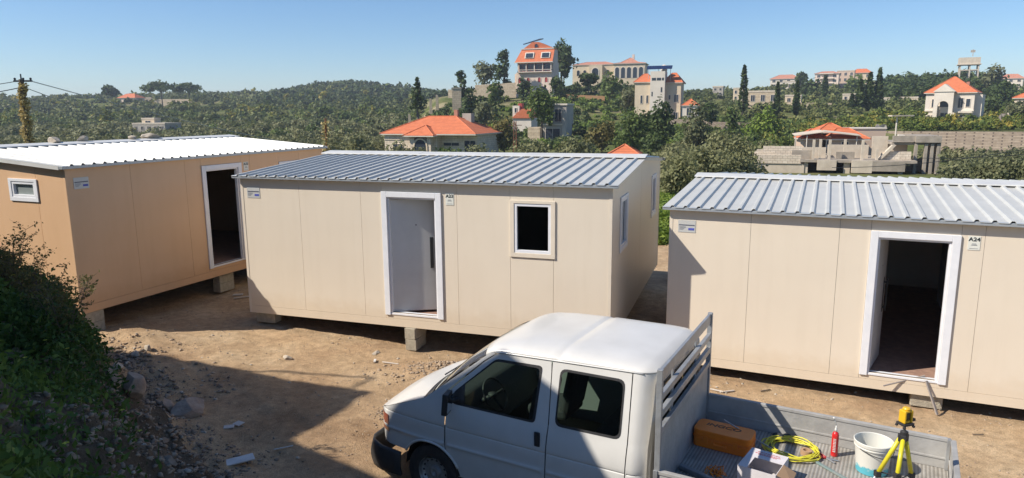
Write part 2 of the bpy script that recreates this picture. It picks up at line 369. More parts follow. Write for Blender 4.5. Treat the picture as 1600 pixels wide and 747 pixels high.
yo.data.polygons.foreach_set('material_index', (bank_t(cx_, cy_) + .25 * vnoise(cx_, cy_, 1) > .05).astype(np.int32)); tag(yo, None, None, kind='structure')
def yz(x, y): return float(yard(np.array([x]), np.array([y]))[0])

# ------------------------------------------------------------------ cabins
L, W, H, RISE, OVF, OVS = 6.72, 6.19, 2.5, .212, .085, .10
def rect_with_holes(mb, x0, x1, z0, z1, holes, put):
    """boxes covering the rectangle except the holes; put(mb,xa,xb,za,zb)"""
    xs = sorted({x0, x1, *[h[0] for h in holes], *[h[1] for h in holes]}); xs = [x for x in xs if x0 <= x <= x1]
    for xa, xb in zip(xs[:-1], xs[1:]):
        hs = sorted([(h[2], h[3]) for h in holes if h[0] < xb - 1e-6 and h[1] > xa + 1e-6]); z = z0
        for a_, b_2 in hs:
            if a_ > z: put(mb, xa, xb, z, a_)
            z = b_2
        if z < z1: put(mb, xa, xb, z, z1)
DOOR = (2.93, 3.82, .24, 2.24); WIN = (5.17, 5.77, 1.42, 2.21)
SW1 = (.78, 1.38, 1.42, 2.21); SW2 = (4.75, 5.35, 1.42, 2.21)
def window_unit(parent, Tm, w, mt, panes=2):
    """w=(a0,a1,z0,z1); Tm(a, d, z) -> local xyz, d outward"""
    def bx(mb, a0, a1, d0, d1, z0, z1):
        mb.prism([Tm(a0, d0, z0), Tm(a1, d0, z0), Tm(a1, d0, z1), Tm(a0, d0, z1)], Vector(Tm(a0, d1, z0)) - Vector(Tm(a0, d0, z0)))
    a0, a1, z0, z1 = w
    mb = MB(); k = .07
    for (p, q, r_, s_) in ((a0 - k, a1 + k, z1, z1 + .05), (a0 - k, a1 + k, z0 - .07, z0), (a0 - k, a0, z0, z1), (a1, a1 + k, z0, z1)): bx(mb, p, q, .003, .022, r_, s_)
    tr = mb.build('window', mt, parent, bevel=.004)
    fr = MB(); i = .045
    for (p, q, r_, s_) in ((a0, a1, z1 - i, z1), (a0, a1, z0, z0 + i), (a0, a0 + i, z0 + i, z1 - i), (a1 - i, a1, z0 + i, z1 - i)): bx(fr, p, q, -.06, .012, r_, s_)
    mid = (a0 + a1) / 2
    if panes == 2: bx(fr, mid - .02, mid + .02, -.05, -.012, z0 + i, z1 - i)
    fr.build('frame', 'white_frame', tr, bevel=.004)
    g_ = MB(); bx(g_, a0 + i, a1 - i, -.034, -.030, z0 + i, z1 - i); g_.build('pane', 'cabin_glass' if z1 - z0 > .5 else 'frosted_glass', tr)
def cabin(name, label, loc, yaw, wallm, trim, number, door_open, left_window=False, right_windows=True, length=L):
    root = thing(name, label, 'cabin', loc, yaw, 'prefabricated cabins standing on concrete blocks')
    g4 = .0022
    # front wall
    mb = MB(); mb.mi = 0
    front_holes = [DOOR, WIN]
    rails = [0, 1.215, 2.43, 2.83, 3.92, 4.19, 5.10, 5.81, length]
    for xa, xb in zip(rails[:-1], rails[1:]):
        hs = [h for h in front_holes if h[0] < xb and h[1] > xa]
        def put(m_, a_, b2, c_, d_): m_.box(max(a_, xa + g4) if abs(a_ - xa) < 1e-6 else a_, min(b2, xb - g4) if abs(b2 - xb) < 1e-6 else b2, 0, .012, c_, d_)
        lo = .14
        if (xa, xb) == (5.10, 5.81):
            for (c_, d_) in ((lo, 1.335 - g4), (1.335 + g4, 2.255 - g4), (2.255 + g4, H)):
                rect_with_holes(mb, xa, xb, c_, d_, [h for h in hs if h[2] < d_ and h[3] > c_], put)
        else: rect_with_holes(mb, xa, xb, lo, H, hs, put)
    mb.box(0, length, -.004, .012, 0, .136)
    mb.mi = 1
    rect_with_holes(mb, .02, length - .02, .0, H, front_holes, lambda m_, a_, b2, c_, d_: m_.box(a_, b2, .014, .05, c_, d_))
    mb.build('front_wall', [wallm, 'cabin_core'], root)
    # end walls with gable
    for side, xo, sgn in (('left', 0, -1), ('right', length, 1)):
        mb = MB(); t0 = xo; th_ = -sgn * .05
        holes = ([(.78, 1.38, 1.98, 2.25)] if left_window else []) if side == 'left' else ([SW1, SW2] if right_windows else [])
        parts = [.0, .745, W / 2, W - .745 - 1.2, W] if side == 'left' else [0, W / 2, W]
        for ya, yb in zip(parts[:-1], parts[1:]):
            hs = [h for h in holes if h[0] < yb and h[1] > ya]
            ya2 = ya + (g4 * 1.5 if ya > 0 else .013); yb2 = yb - (g4 * 1.5 if yb < W else .013)
            rect_with_holes(mb, ya2, yb2, .0, H - .005, hs, lambda m_, a_, b2, c_, d_: m_.box(min(t0, t0 + th_), max(t0, t0 + th_), a_, b2, c_, d_))
        zr = lambda y_: H - .003 + RISE * (1 - abs(y_ - W / 2) / (W / 2))
        for ya, yb in ((.013, W / 2 - g4), (W / 2 + g4, W - .013)):
            mb.prism([(t0, ya, H - .005), (t0, yb, H - .005), (t0, yb, max(zr(yb), H)), (t0, ya, max(zr(ya), H))], (th_, 0, 0))
        mb.mi = 1; mb.box(min(t0 + th_, t0 + th_ * 1.02) , max(t0 + th_, t0 + th_ * 1.02), .06, W - .06, .02, .03)
        mb.build('end_wall', [wallm, 'cabin_core'], root)
        for h in holes:
            window_unit(root, lambda a_, d_, z_, xo=xo, sgn=sgn: (xo + sgn * d_, a_, z_), h, 'white_frame', 2 if h[3] - h[2] > .5 else 1)
    mb = MB(); mb.box(.013, length - .013, W - .05, W, 0, H); mb.build('back_wall', wallm, root)
    mb = MB(); mb.box(.055, length - .055, .055, W - .055, .02, .14); mb.mi = 1; mb.box(.06, length - .06, .06, W - .06, .141, .20); mb.build('floor', ['cabin_core', 'interior_floor'], root)
    mb = MB(); mb.box(.055, length - .055, .055, W - .055, H - .10, H - .04)
    mb.box(2.0, 2.06, .6, 5.0, .2, H - .1); mb.box(4.4, 4.45, 1.6, 5.0, .2, H - .1)
    rect_with_holes(mb, .056, length - .056, .2, H - .1, front_holes, lambda m_, a_, b2, c_, d_: m_.box(a_, b2, .051, .056, c_, d_))
    mb.build('inner_lining', 'interior_wall', root)
    # corner posts
    for x_, y_ in ((0, 0), (length, 0), (0, W), (length, W)):
        mb = MB()
        sx = -1 if x_ else 1; sy = -1 if y_ else 1
        mb.box(x_ - .004 * sx, x_ + .045 * sx, y_ - .006 * sy, y_ - .001 * sy, 0, H); mb.box(x_ - .006 * sx, x_ - .001 * sx, y_ + .0 * sy, y_ + .045 * sy, 0, H - .004)
        mb.build('corner_trim', trim, root)
    # roof sheets
    pitch = .2; prof = []
    x_ = -OVS
    k = 0
    while x_ < length + OVS - .02:
        prof += [(x_, 0), (x_ + .115, 0), (x_ + .137, .032), (x_ + .172, .032), (x_ + .194, 0)]; x_ += pitch; k += 1
    prof = [p for p in prof if p[0] <= length + OVS] + [(length + OVS, 0)]
    for y0, y1 in ((-OVF - .03, W / 2 - .0), (W + OVF + .03, W / 2 + .0)):
        mb = MB(); zr = lambda y_: H + .045 + RISE * (1 - abs(y_ - W / 2) / (W / 2))
        n = len(prof); ys = np.linspace(y0, y1, 5)
        mb.grid(lambda i, y_: (prof[int(i)][0], y_, zr(y_) + prof[int(i)][1] + .0015 * math.sin(y_ * 3 + prof[int(i)][0] * 2)), range(n), ys)
        o = mb.build('roof_sheet', 'roof_sheet', root); sd = o.modifiers.new('s', 'SOLIDIFY'); sd.thickness = .004; sd.offset = -1 if y0 < 0 else 1
    mb = MB()
    for x0, x1, dz in ((-OVS - .01, 2.2, .004), (2.17, 4.5, .0), (4.47, length + OVS + .01, .004)):
        for s_ in (-1, 1):
            zt = H + .045 + RISE + .045 + dz; yy = W / 2 + s_ * .34
            mb.prism([(x0, W / 2, zt + .008), (x0, yy, zt - RISE * .34 / (W / 2) - .002), (x0, yy + s_ * .006, zt - RISE * .34 / (W / 2) - .022), (x0, yy, zt - RISE * .34 / (W / 2) - .008), (x0, W / 2, zt)], (x1 - x0, 0, 0))
    mb.build('ridge_cap', 'ridge_white', root)
    for y0, y1 in ((-OVF - .02, -.007), (W + .007, W + OVF + .02)):
        mb = MB(); mb.box(-OVS, length + OVS, y0, y1, H - .01, H + .042)
        mb.build('eave_channel', 'fascia_metal', root, bevel=.006)
    for x0, x1 in ((-OVS, -.007), (length + .007, length + .05)):
        mb = MB()
        for s_ in (0, 1):
            ya, yb = (-.0, W / 2) if s_ == 0 else (W, W / 2)
            mb.prism([(x0, ya, H - .02), (x0, yb, H + RISE - .02), (x0, yb, H + RISE + .040), (x0, ya, H + .040)], (x1 - x0, 0, 0))
        mb.build('gable_flashing', 'ridge_white', root)
    # door
    mb = MB(); a0, a1, z0, z1 = DOOR
    for (p, q, r_, s_) in ((2.83, a0, .20, 2.33), (a1, 3.92, .20, 2.33), (a0, a1, z1, 2.33)): mb.box(p, q, -.028, -.001, r_, s_)
    mb.box(a0, a0 + .03, 0, .07, z0, z1); mb.box(a1 - .03, a1, 0, .07, z0, z1); mb.box(a0 + .03, a1 - .03, 0, .07, z1 - .03, z1)
    mb.box(a0 - .0, a1 + .0, -.012, .12, .205, .238)
    mb.build('door_frame', 'white_frame', root, bevel=.004)
    dr = bpy.data.objects.new('door', None)
    mb = MB(); mb.box(0, .83, 0, .045, 0, 1.945); d = mb.build('door', 'white_door', root, bevel=.004)
    d.location = (a0 + .03, .05, z0 + .005); d.rotation_euler = (0, 0, R(door_open))
    mb = MB(); mb.box(.655, .69, -.06, -.035, .76, 1.26); mb.box(.66, .685, -.035, -.001, .80, .83); mb.box(.66, .685, -.035, -.001, 1.19, 1.22); mb.box(.645, .70, -.008, -.0015, .74, 1.28)
    mb.build('handle', 'black_metal', d, bevel=.003)
    mb = MB(); mb.lathe([(.012, -.004), (.012, -.0015)], (.42, 0, 1.50), 12, axis='y'); mb.build('peephole', 'black_metal', d)
    window_unit(root, lambda a_, d_, z_: (a_, -d_, z_), WIN, 'white_frame' if wallm == 'tan_panel' else trim, 1)
    # plaques
    mb = MB(); mb.box(.13, .40, -.006, -.001, 2.14, 2.33); p = mb.build('name_plaque', 'plaque', root)
    mb = MB(); x_ = .145
    rg = np.random.default_rng(3)
    while x_ < .38:
        w_ = rg.uniform(.006, .016); mb.box(x_, min(x_ + w_, .385), -.0085, -.0062, 2.245, 2.262); x_ += w_ + .004
    for z_ in (2.225, 2.21, 2.195, 2.18):
        mb.box(.15, .15 + rg.uniform(.06, .12), -.0085, -.0062, z_, z_ + .004)
    mb.mi = 1; mb.box(.29, .38, -.0085, -.0062, 2.175, 2.21); mb.build('plaque_lettering', ['plaque_ink', 'plaque_blue'], p)
    mb = MB(); mb.box(4.0, 4.14, -.006, -.001, 2.14, 2.33); p = mb.build('number_sign', 'number_plate', root)
    text_mesh(number, .072, 'number_lettering', 'ink', p, (4.07, -.0075, 2.285), (R(90), 0, 0), sx=1.1)
    mb = MB(); mb.box(4.035, 4.105, -.0085, -.0062, 2.205, 2.211); mb.box(4.02, 4.12, -.0085, -.0062, 2.16, 2.163); mb.box(4.045, 4.095, -.0085, -.0062, 2.222, 2.228); mb.build('sign_lines', 'plaque_ink', p)
    return root
def cfit(x, y, z): return (x, y, z + EYE)
c23 = cabin('cabin', 'cream prefab cabin A23 in the middle with its white door ajar and grey ribbed roof', cfit(-4.8675, 12.5124, -3.626), -.3203, 'cream_panel', 'cream_trim', 'A23', 27)
c24 = cabin('cabin', 'cream prefab cabin A24 on the right with its door standing wide open', cfit(2.4923, 10.8671, -4.0185), -.4236, 'cream_panel', 'cream_trim', 'A24', 78)
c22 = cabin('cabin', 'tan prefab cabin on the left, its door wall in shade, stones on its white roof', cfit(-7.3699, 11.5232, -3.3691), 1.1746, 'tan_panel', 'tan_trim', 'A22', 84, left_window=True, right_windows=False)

# concrete blocks
def block_mesh():
    mb = MB()
    mb.box(-.2, .2, -.1, .1, 0, .192)
    o = mb.build('concrete_block', 'block_concrete', bevel=.008); 
    mb = MB()
    for x_ in (-.1, .1): mb.box(x_ - .06, x_ + .06, -.07, .07, .1925, .1945)
    mb.mi = 0; h = mb.build('core_hollow', 'cabin_core', o)
    return o, h
blk, blk_h = block_mesh(); first = [True]
def put_block(cab, lx, ly, level, label, rot=0.0, top=0.0):
    cr_ = cab.rotation_euler.z; c_, s_ = math.cos(cr_), math.sin(cr_)
    x = cab.location.x + lx * c_ - ly * s_; y = cab.location.y + lx * s_ + ly * c_
    z = cab.location.z - .197 * (level + 1) - .002
    if first[0]: o, h = blk, blk_h; first[0] = False
    else:
        o = blk.copy(); h = blk_h.copy(); COL.objects.link(o); COL.objects.link(h); h.parent = o
    o.location = (x, y, z); o.rotation_euler = (0, 0, cr_ + rot)
    tag(o, label, 'concrete block', 'concrete blocks under the cabins')
put_block(c23, .28, .16, 0, 'single concrete block under the left front corner of the middle cabin')
for k, nm in ((0, 'upper'), (1, 'lower')): put_block(c23, 3.30, .16, k, f'{nm} concrete block of the pair below the door of cabin A23', 1.57 if k else 1.5)
put_block(c23, 6.4, 3.1, 0, 'concrete block under the middle of cabin A23 side wall in the alley', 1.57)
put_block(c23, 6.4, 3.1, 1, 'lower concrete block under the middle of cabin A23 side wall in the alley', 1.57)
put_block(c23, 6.45, 5.9, 0, 'concrete block under the far back corner of cabin A23', 1.57)
put_block(c23, 6.45, 5.9, 1, 'lower concrete block under the far back corner of cabin A23', 1.57)
put_block(c24, 3.72, .16, 0, 'concrete block below the open door of cabin A24', 0)
put_block(c24, .3, .2, 0, 'concrete block under the left front corner of cabin A24 behind the truck headboard', 1.57)
put_block(c22, .22, .12, 0, 'upper concrete block under the near corner of the tan cabin', 0)
put_block(c22, .22, .12, 1, 'lower concrete block under the near corner of the tan cabin', .06)
put_block(c22, 3.35, .18, 0, 'upper concrete block of the pair below the tan cabin door', 0)
put_block(c22, 3.35, .18, 1, 'lower concrete block of the pair below the tan cabin door', 0)

# roof stones
for k, (px, py, s_, d_) in enumerate(((85, 216, .22, 'long flat pale stone on the tan cabin roof, leftmost of four'), (130, 221, .14, 'small upright brown stone on the tan cabin roof ridge'), (206, 212.5, .16, 'small white stone at the crest of the tan cabin roof'), (237, 215, .24, 'wide flat tan stone on the roof ridge, rightmost of four'))):
    # stand on the ridge of the tan cabin
    yw = c22.rotation_euler.z; n_ = Vector((math.sin(yw), -math.cos(yw), 0)); P0 = Vector(c22.location) - n_ * (W / 2); rd = Vector(ray(px, py))
    tt = (P0 - Vector((0, 0, EYE))).dot(n_) / rd.dot(n_); p = Vector((0, 0, EYE)) + rd * tt
    mb = MB(); mb.rock((0, 0, 0), s_ * 1.15, s_ * .7, s_ * (.42 if k != 1 else .7), 20 + k); o = mb.build('roof_stone', 'pale_stone'); o.location = (p.x, p.y, c22.location.z + H + RISE + .13); tag(o, d_, 'stone', 'stones weighing down the roof')
# ------------------------------------------------------------------ unseen house added outside the frame, roof outline shaped to shade yard and truck
shade_house = thing('house', 'unseen grey concrete house with flat roof shaped to shade the yard', 'house', (0, 0, 0))
outline = [(-9.45, 7.79), (-9.72, 7.08), (-10.05, 6.15), (-8.79, 5.29), (-8.45, 5.64), (-7.5, 5.57), (-6.8, 5.40), (-5.75, 5.27), (-5.52, 4.76), (-5.82, 4.25), (-5.82, 1.0), (-6.2, -5), (-20, -5), (-20, 10.9), (-14.06, 9.12)]
mat('shade_house_concrete', (.38, .36, .33), .9, 0, (.30, .28, .26), 2)
mb = MB(); mb.prism([(x, y, 7.0) for x, y in outline], (0, 0, .2)); mb.build('roof', 'shade_house_concrete', shade_house)
mb = MB(); mb.prism([(-11.2, 7.6, 1.0), (-11.2, 4.2, 1.0), (-7.4, 4.0, 1.0), (-7.4, -4.5, 1.0), (-19.5, -4.5, 1.0), (-19.5, 9.4, 1.0)], (0, 0, 5.996)); mb.build('wall', 'shade_house_concrete', shade_house)
mb = MB(); mb.tube([(-11.5, 8.3, 7.2), (-11.5, 8.3, 7.75), (-10.1, 8.15, 7.75), (-10.1, 7.4, 7.2)], .03, 6); mb.build('pipe_rail', 'black_metal', shade_house)
for (x, y) in ((-6.2, 4.8), (-6.5, 1.5)):
    mb = MB(); mb.box(x - .12, x + .12, y - .12, y + .12, 1.0, 6.997); mb.build('column', 'shade_house_concrete', shade_house)

# ------------------------------------------------------------------ truck
m, t, b = new_mat('van_paint')
tc = t.nodes.new('ShaderNodeTexCoord'); n = noise_node(t, tc.outputs['Object'], 2.2, 6); r = ramp_node(t, [(.35, (.60, .58, .535)), (.7, (.67, .65, .605))]); t.links.new(n.outputs[0], r.inputs[0])
n3 = noise_node(t, tc.outputs['Object'], 45, 6, .75); r3 = ramp_node(t, [(.62, (1, 1, 1)), (.8, (.72, .68, .6))]); t.links.new(n3.outputs[0], r3.inputs[0])
t.links.new(mixc(t, .6, r.outputs[0], r3.outputs[0], 'MULTIPLY'), b.inputs['Base Color']); b.inputs['Roughness'].default_value = .32; b.inputs['Coat Weight'].default_value = .35; b.inputs['Coat Roughness'].default_value = .12
mat('black_plastic', (.022, .022, .024), .55, 0, (.04, .038, .036), 8, .15, 60)
mat('rubber', (.02, .02, .02), .8, 0, (.05, .042, .035), 6, .3, 40)
mat('rim_steel', (.50, .50, .49), .45, .6, (.30, .28, .26), 10)
mat('seat_cloth', (.045, .045, .05), .9, 0, (.07, .07, .075), 25)
mat('dash', (.05, .05, .052), .6); mat('cab_grey', (.30, .31, .31), .7)
mat('indicator_glass', (.24, .03, .015), .2, coat=.6); mat('headlamp', (.6, .62, .65), .1, .3, coat=.8); mat('orange_lamp', (.8, .12, .03), .25)
mat('steel_grey', (.42, .43, .43), .42, .45, (.33, .33, .325), 7, .1, 30)
mat('side_board', (.44, .425, .395), .6, .1, (.31, .30, .28), 5, .2, 20, contrast=(.3, .72))
mat('chrome', (.7, .7, .7), .15, 1)
m, t, b = new_mat('bed_floor')
tc = t.nodes.new('ShaderNodeTexCoord'); w_ = t.nodes.new('ShaderNodeTexWave'); w_.inputs['Scale'].default_value = 9.5; w_.bands_direction = 'X'; w_.inputs['Distortion'].default_value = .3
t.links.new(tc.outputs['Object'], w_.inputs[0]); n = noise_node(t, tc.outputs['Object'], 5, 7, .7)
r = ramp_node(t, [(.3, (.24, .215, .18)), (.7, (.42, .40, .36))]); t.links.new(n.outputs[0], r.inputs[0])
r2 = ramp_node(t, [(.2, (.62, .6, .58)), (.6, (1, 1, 1))]); t.links.new(w_.outputs[0], r2.inputs[0])
t.links.new(mixc(t, .8, r.outputs[0], r2.outputs[0], 'MULTIPLY'), b.inputs['Base Color']); b.inputs['Roughness'].default_value = .6
bp = t.nodes.new('ShaderNodeBump'); bp.inputs['Distance'].default_value = .004; bp.inputs['Strength'].default_value = .8; t.links.new(w_.outputs[0], bp.inputs['Height']); t.links.new(bp.outputs[0], b.inputs['Normal'])

van = thing('pickup_truck', 'white double cab pickup truck with slatted headboard parked before the cabins', 'truck', (-1.655, 7.358, -.071), -.519)
HWV = .92
def side_y(x, z):
    if z < .95: y = .022 * max(0, (.8 - z) / .4) ** 2
    elif z < 1.2: y = .045 * ((z - .95) / .25) ** 1.6
    else: y = .045 + (z - 1.2) * .215
    if x < 1.1: y += .085 * ((1.1 - x) / 1.0) ** 2.2
    if x < .30: y += .10 * ((.30 - x) / .2) ** 2
    if x > 3.10: y += .12 * ((x - 3.10) / .16) ** 2.2
    y -= .013 * math.exp(-((z - .735) / .018) ** 2)       # swage line
    y += .009 * math.exp(-((z - .925) / .006) ** 2)
    return y
def arch(cx, cz, r, a0, a1, n=14): return [(cx + r * math.cos(R(a_)), cz + r * math.sin(R(a_))) for a_ in np.linspace(a0, a1, n)]
def rounded(poly, r=.05, n=4):
    out = []; k = len(poly)
    for i in range(k):
        p, a_, c_ = Vector(poly[i]), Vector(poly[i - 1]), Vector(poly[(i + 1) % k])
        d1 = (a_ - p).normalized(); d2 = (c_ - p).normalized()
        rr_ = min(r, (a_ - p).length * .45, (c_ - p).length * .45)
        p1 = p + d1 * rr_; p2 = p + d2 * rr_
        for j in range(n + 1):
            s_ = j / n; q = p1 * (1 - s_) ** 2 + p * 2 * s_ * (1 - s_) + p2 * s_ ** 2; out.append((q.x, q.y))
    return out
def inpoly(p, poly):
    c_ = False; n = len(poly)
    for i in range(n):
        x1, y1 = poly[i]; x2, y2 = poly[i - 1]
        if (y1 > p[1]) != (y2 > p[1]) and p[0] < (x2 - x1) * (p[1] - y1) / (y2 - y1) + x1: c_ = not c_
    return c_
def dens(poly, st=.07):
    out = []
    for i in range(len(poly)):
        a_ = Vector(poly[i]); b2 = Vector(poly[(i + 1) % len(poly)]); k = max(1, int((b2 - a_).length / st))
        out += [tuple(a_.lerp(b2, j / k)) for j in range(k)]
    return out
def sheet(outline, holes, fn, name, mats, parent, step=.06, thick=0, flip=False, rows=()):
    loops = [dens(outline)] + [dens(h) for h in holes]; V_, E_ = [], []
    for lp in loops:
        o = len(V_); V_ += [Vector(p) for p in lp]; E_ += [(o + i, o + (i + 1) % len(lp)) for i in range(len(lp))]
    xs = [p[0] for p in loops[0]]; zs = [p[1] for p in loops[0]]
    x = min(xs) + step * .5
    while x < max(xs):
        zl = [z_ for z_ in np.arange(min(zs) + step * .5, max(zs), step) if not any(abs(z_ - q_) < step * .35 for q_ in rows)] + list(rows)
        for z in zl:
            if inpoly((x, z), loops[0]) and not any(inpoly((x, z), h) for h in loops[1:]): 
                if min((Vector((x, z)) - v).length for v in V_[:sum(len(l) for l in loops)]) > min(step * .4, .006 if z in rows else 9): V_.append(Vector((x, z)))
        x += step
    vo, eo, fo, *_ = delaunay_2d_cdt(V_, E_, [], 0, 1e-6)
    fs = []
    for f in fo:
        c_ = sum((vo[i] for i in f), Vector((0, 0))) / len(f)
        if inpoly(c_, loops[0]) and not any(inpoly(c_, h) for h in loops[1:]): fs.append(list(f)[::-1] if flip else list(f))
    mb = MB(); mb.add([fn(v.x, v.y) for v in vo], fs); o = mb.build(name, mats, parent, smooth=True)
    me = o.data
    import bmesh
    bm = bmesh.new(); bm.from_mesh(me); bmesh.ops.delete(bm, geom=[v for v in bm.verts if not v.link_faces], context='VERTS'); bm.to_mesh(me); bm.free()
    if not thick:
        def nrm(x, z):
            e_ = .012 if not rows else .004
            a_ = Vector(fn(x + .02, z)) - Vector(fn(x - .02, z)); b2 = Vector(fn(x, z + e_)) - Vector(fn(x, z - e_)); n_ = a_.cross(b2).normalized(); return n_ if not flip else -n_
        coords = {tuple(round(c_, 5) for c_ in fn(v.x, v.y)): (v.x, v.y) for v in vo}
        me.normals_split_custom_set_from_vertices([nrm(*coords.get(tuple(round(c_, 5) for c_ in v.co), (0, 0))) for v in me.vertices])
    if thick: sd = o.modifiers.new('s', 'SOLIDIFY'); sd.thickness = thick; sd.offset = -1
    return o
ARC = (.87, .33, .385)
fender = [(.115, .53), (.115, .905), (.30, .985), (.55, 1.085), (.80, 1.185), (.86, 1.235), (1.20, 1.50), (1.50, 1.735), (1.545, 1.765), (1.60, 1.785), (1.60, 1.765), (1.49, 1.69), (1.30, 1.52), (1.09, 1.325), (1.082, 1.20), (1.068, .76)]
am = arch(*ARC, 58, 150, 10)
fender += [(am[0][0] , am[0][1])] + am[1:] + [(.515, .53)]
fdoor = [(1.222, .40), (2.235, .40), (2.262, 1.2), (2.245, 1.70), (2.236, 1.803), (1.66, 1.785), (1.60, 1.755), (1.49, 1.675), (1.31, 1.51), (1.10, 1.315), (1.093, 1.20), (1.080, .72)] + arch(*ARC, 55, 12, 6)
fwin = rounded([(1.155, 1.195), (2.115, 1.195), (2.145, 1.735), (1.625, 1.72), (1.16, 1.31)], .045)
rpan = [(2.246, .40), (3.052, .40), (3.062, 1.2), (3.050, 1.835), (2.25, 1.808), (2.272, 1.2)]
rwin = rounded([(2.335, 1.215), (2.995, 1.225), (2.990, 1.755), (2.342, 1.748)], .07)
cpan = [(3.060, .40), (3.26, .40), (3.26, 1.83), (3.060, 1.835), (3.072, 1.2)]
paint = ['van_paint']
for s_, fl in ((0, False), (1, True)):
    fn = (lambda x, z: (x, side_y(x, z), z)) if s_ == 0 else (lambda x, z: (x, 2 * HWV - side_y(x, z), z))
    sheet(fender, [], fn, 'fender', paint, van, flip=fl, rows=(.705, .719, .735, .751, .765, .912, .919, .925, .931, .938))
    dd_ = sheet(fdoor, [fwin], fn, 'door', paint, van, flip=fl, rows=(.705, .719, .735, .751, .765, .912, .919, .925, .931, .938))
    rd_ = sheet(rpan, [rwin], fn, 'side_panel', paint, van, flip=fl, rows=(.705, .719, .735, .751, .765, .912, .919, .925, .931, .938))
    sheet(cpan, [], fn, 'corner_panel', paint, van, flip=fl, step=.035, rows=(.705, .719, .735, .751, .765, .912, .919, .925, .931, .938))
    inn = .012
    fg = (lambda x, z: (x, side_y(x, z) + inn, z)) if s_ == 0 else (lambda x, z: (x, 2 * HWV - side_y(x, z) - inn, z))
    sg = -1 if s_ == 0 else 1
    for poly, par, tint in ((fwin, dd_, 'van_glass'), (rwin, rd_, 'van_glass')):
        cx0 = sum(p[0] for p in poly) / len(poly); cz0 = sum(p[1] for p in poly) / len(poly)
        big = [(cx0 + (p[0] - cx0) * 1.01, cz0 + (p[1] - cz0) * 1.015) for p in poly]
        sheet(big, [], fg, 'window_pane', [tint], par, step=.2, thick=0)
        inner = [(cx0 + (p[0] - cx0) * .955, cz0 + (p[1] - cz0) * .93) for p in poly]
        fr_ = (lambda x, z: (x, side_y(x, z) - .002, z)) if s_ == 0 else (lambda x, z: (x, 2 * HWV - side_y(x, z) + .002, z))
        sheet([(cx0 + (p[0] - cx0) * 1.012, cz0 + (p[1] - cz0) * 1.02) for p in poly], [inner], fr_, 'window_seal', ['black_plastic'], par, step=.2, flip=fl)
    # door pull recess + mirror
    hx = fn(2.165, 1.05); mb = MB(); mb.obox((hx[0], hx[1] + sg * .006, 1.05), (.032, .010, .075), 0); mb.build('handle', 'black_plastic', dd_, bevel=.012)
    mx_ = fn(1.20, 1.27)
    mb = MB(); mb.tube([(1.22, mx_[1], 1.25), (1.20, mx_[1] + sg * .10, 1.27)], .022, 8)
    q = Matrix.Rotation(-.25 * sg, 3, 'Z') @ Matrix.Rotation(.1, 3, 'Y')
    mb.obox((1.185, mx_[1] + sg * .16, 1.26), (.03, .075, .115), q); mm = mb.build('mirror', 'black_plastic', dd_, bevel=.02)
    mb = MB(); mb.obox((1.222, mx_[1] + sg * .16, 1.26), (.002, .07, .085), q); mb.build('mirror_glass', 'chrome', mm)
    # black triangle at the mirror foot
    tri = [(1.135, 1.20), (1.29, 1.20), (1.29, 1.415), (1.14, 1.285)]
    sheet(tri, [], (lambda x, z: (x, side_y(x, z) - .005, z)) if s_ == 0 else (lambda x, z: (x, 2 * HWV - side_y(x, z) + .005, z)), 'mirror_base', ['black_plastic'], dd_, step=.1, thick=.006, flip=fl)
    # inner skin under the belt
    mb = MB(); yy = .09 if s_ == 0 else 2 * HWV - .09
    mb.box(1.20, 3.2, min(yy, yy - sg * .02), max(yy, yy - sg * .02), .45, 1.17); mb.build('door_lining', 'cab_grey', van)
for s_ in (0, 1):
    mb = MB(); pts = [(x, (side_y(x, z) - .004) if s_ == 0 else 2 * HWV - side_y(x, z) + .004, z) for x, z in arch(.87, .33, .392, 25, 150, 20)]
    mb.tube(pts, .014, 6); mb.build('arch_lip', 'van_paint', van, smooth=True)
# roof
def gut(x): return float(np.interp(x, [1.50, 1.60, 1.66, 2.24, 3.05, 3.26], [1.735, 1.79, 1.795, 1.815, 1.842, 1.835]))
def topz(x): return float(np.interp(x, [1.40, 1.50, 1.62, 1.85, 2.4, 3.0, 3.16, 3.23, 3.27], [1.785, 1.83, 1.862, 1.893, 1.915, 1.91, 1.895, 1.87, 1.84]))
def roof_pt(x, u):
    sx = x + .0; front = .10 * (1 - abs(u) ** 2.2) * max(0, (1.75 - x) / .25)
    xx = x - front
    hw = HWV - side_y(max(x, .9), gut(x)); g0 = gut(x); tz_ = max(topz(xx) , g0 + .012)
    z = g0 + (tz_ - g0) * max(0., 1 - abs(u) ** 5.5) ** .5
    if abs(x - 2.32) < .02: z -= .008
    return (xx, HWV + u * hw, z)
us = [-math.cos(math.pi * i / 30) for i in range(31)]
xs = list(np.linspace(1.50, 2.28, 14)) + [2.305, 2.32, 2.335] + list(np.linspace(2.36, 3.05, 10)) + list(np.linspace(3.10, 3.265, 8))
mb = MB(); mb.grid(lambda x, u: roof_pt(x, u), xs, us); ro = mb.build('roof', 'van_paint', van, smooth=True); sd = ro.modifiers.new('s', 'SOLIDIFY'); sd.thickness = .02; sd.offset = -1
for f in (0,):
    for s_ in (0, 1):
        mb = MB(); pts = [(x, (side_y(x, gut(x)) - .006) if s_ == 0 else 2 * HWV - side_y(x, gut(x)) + .006, gut(x) - .002) for x in np.linspace(1.60, 3.15, 16)]
        mb.tube(pts, .008, 6); mb.build('drip_rail', 'van_paint', van, smooth=True)
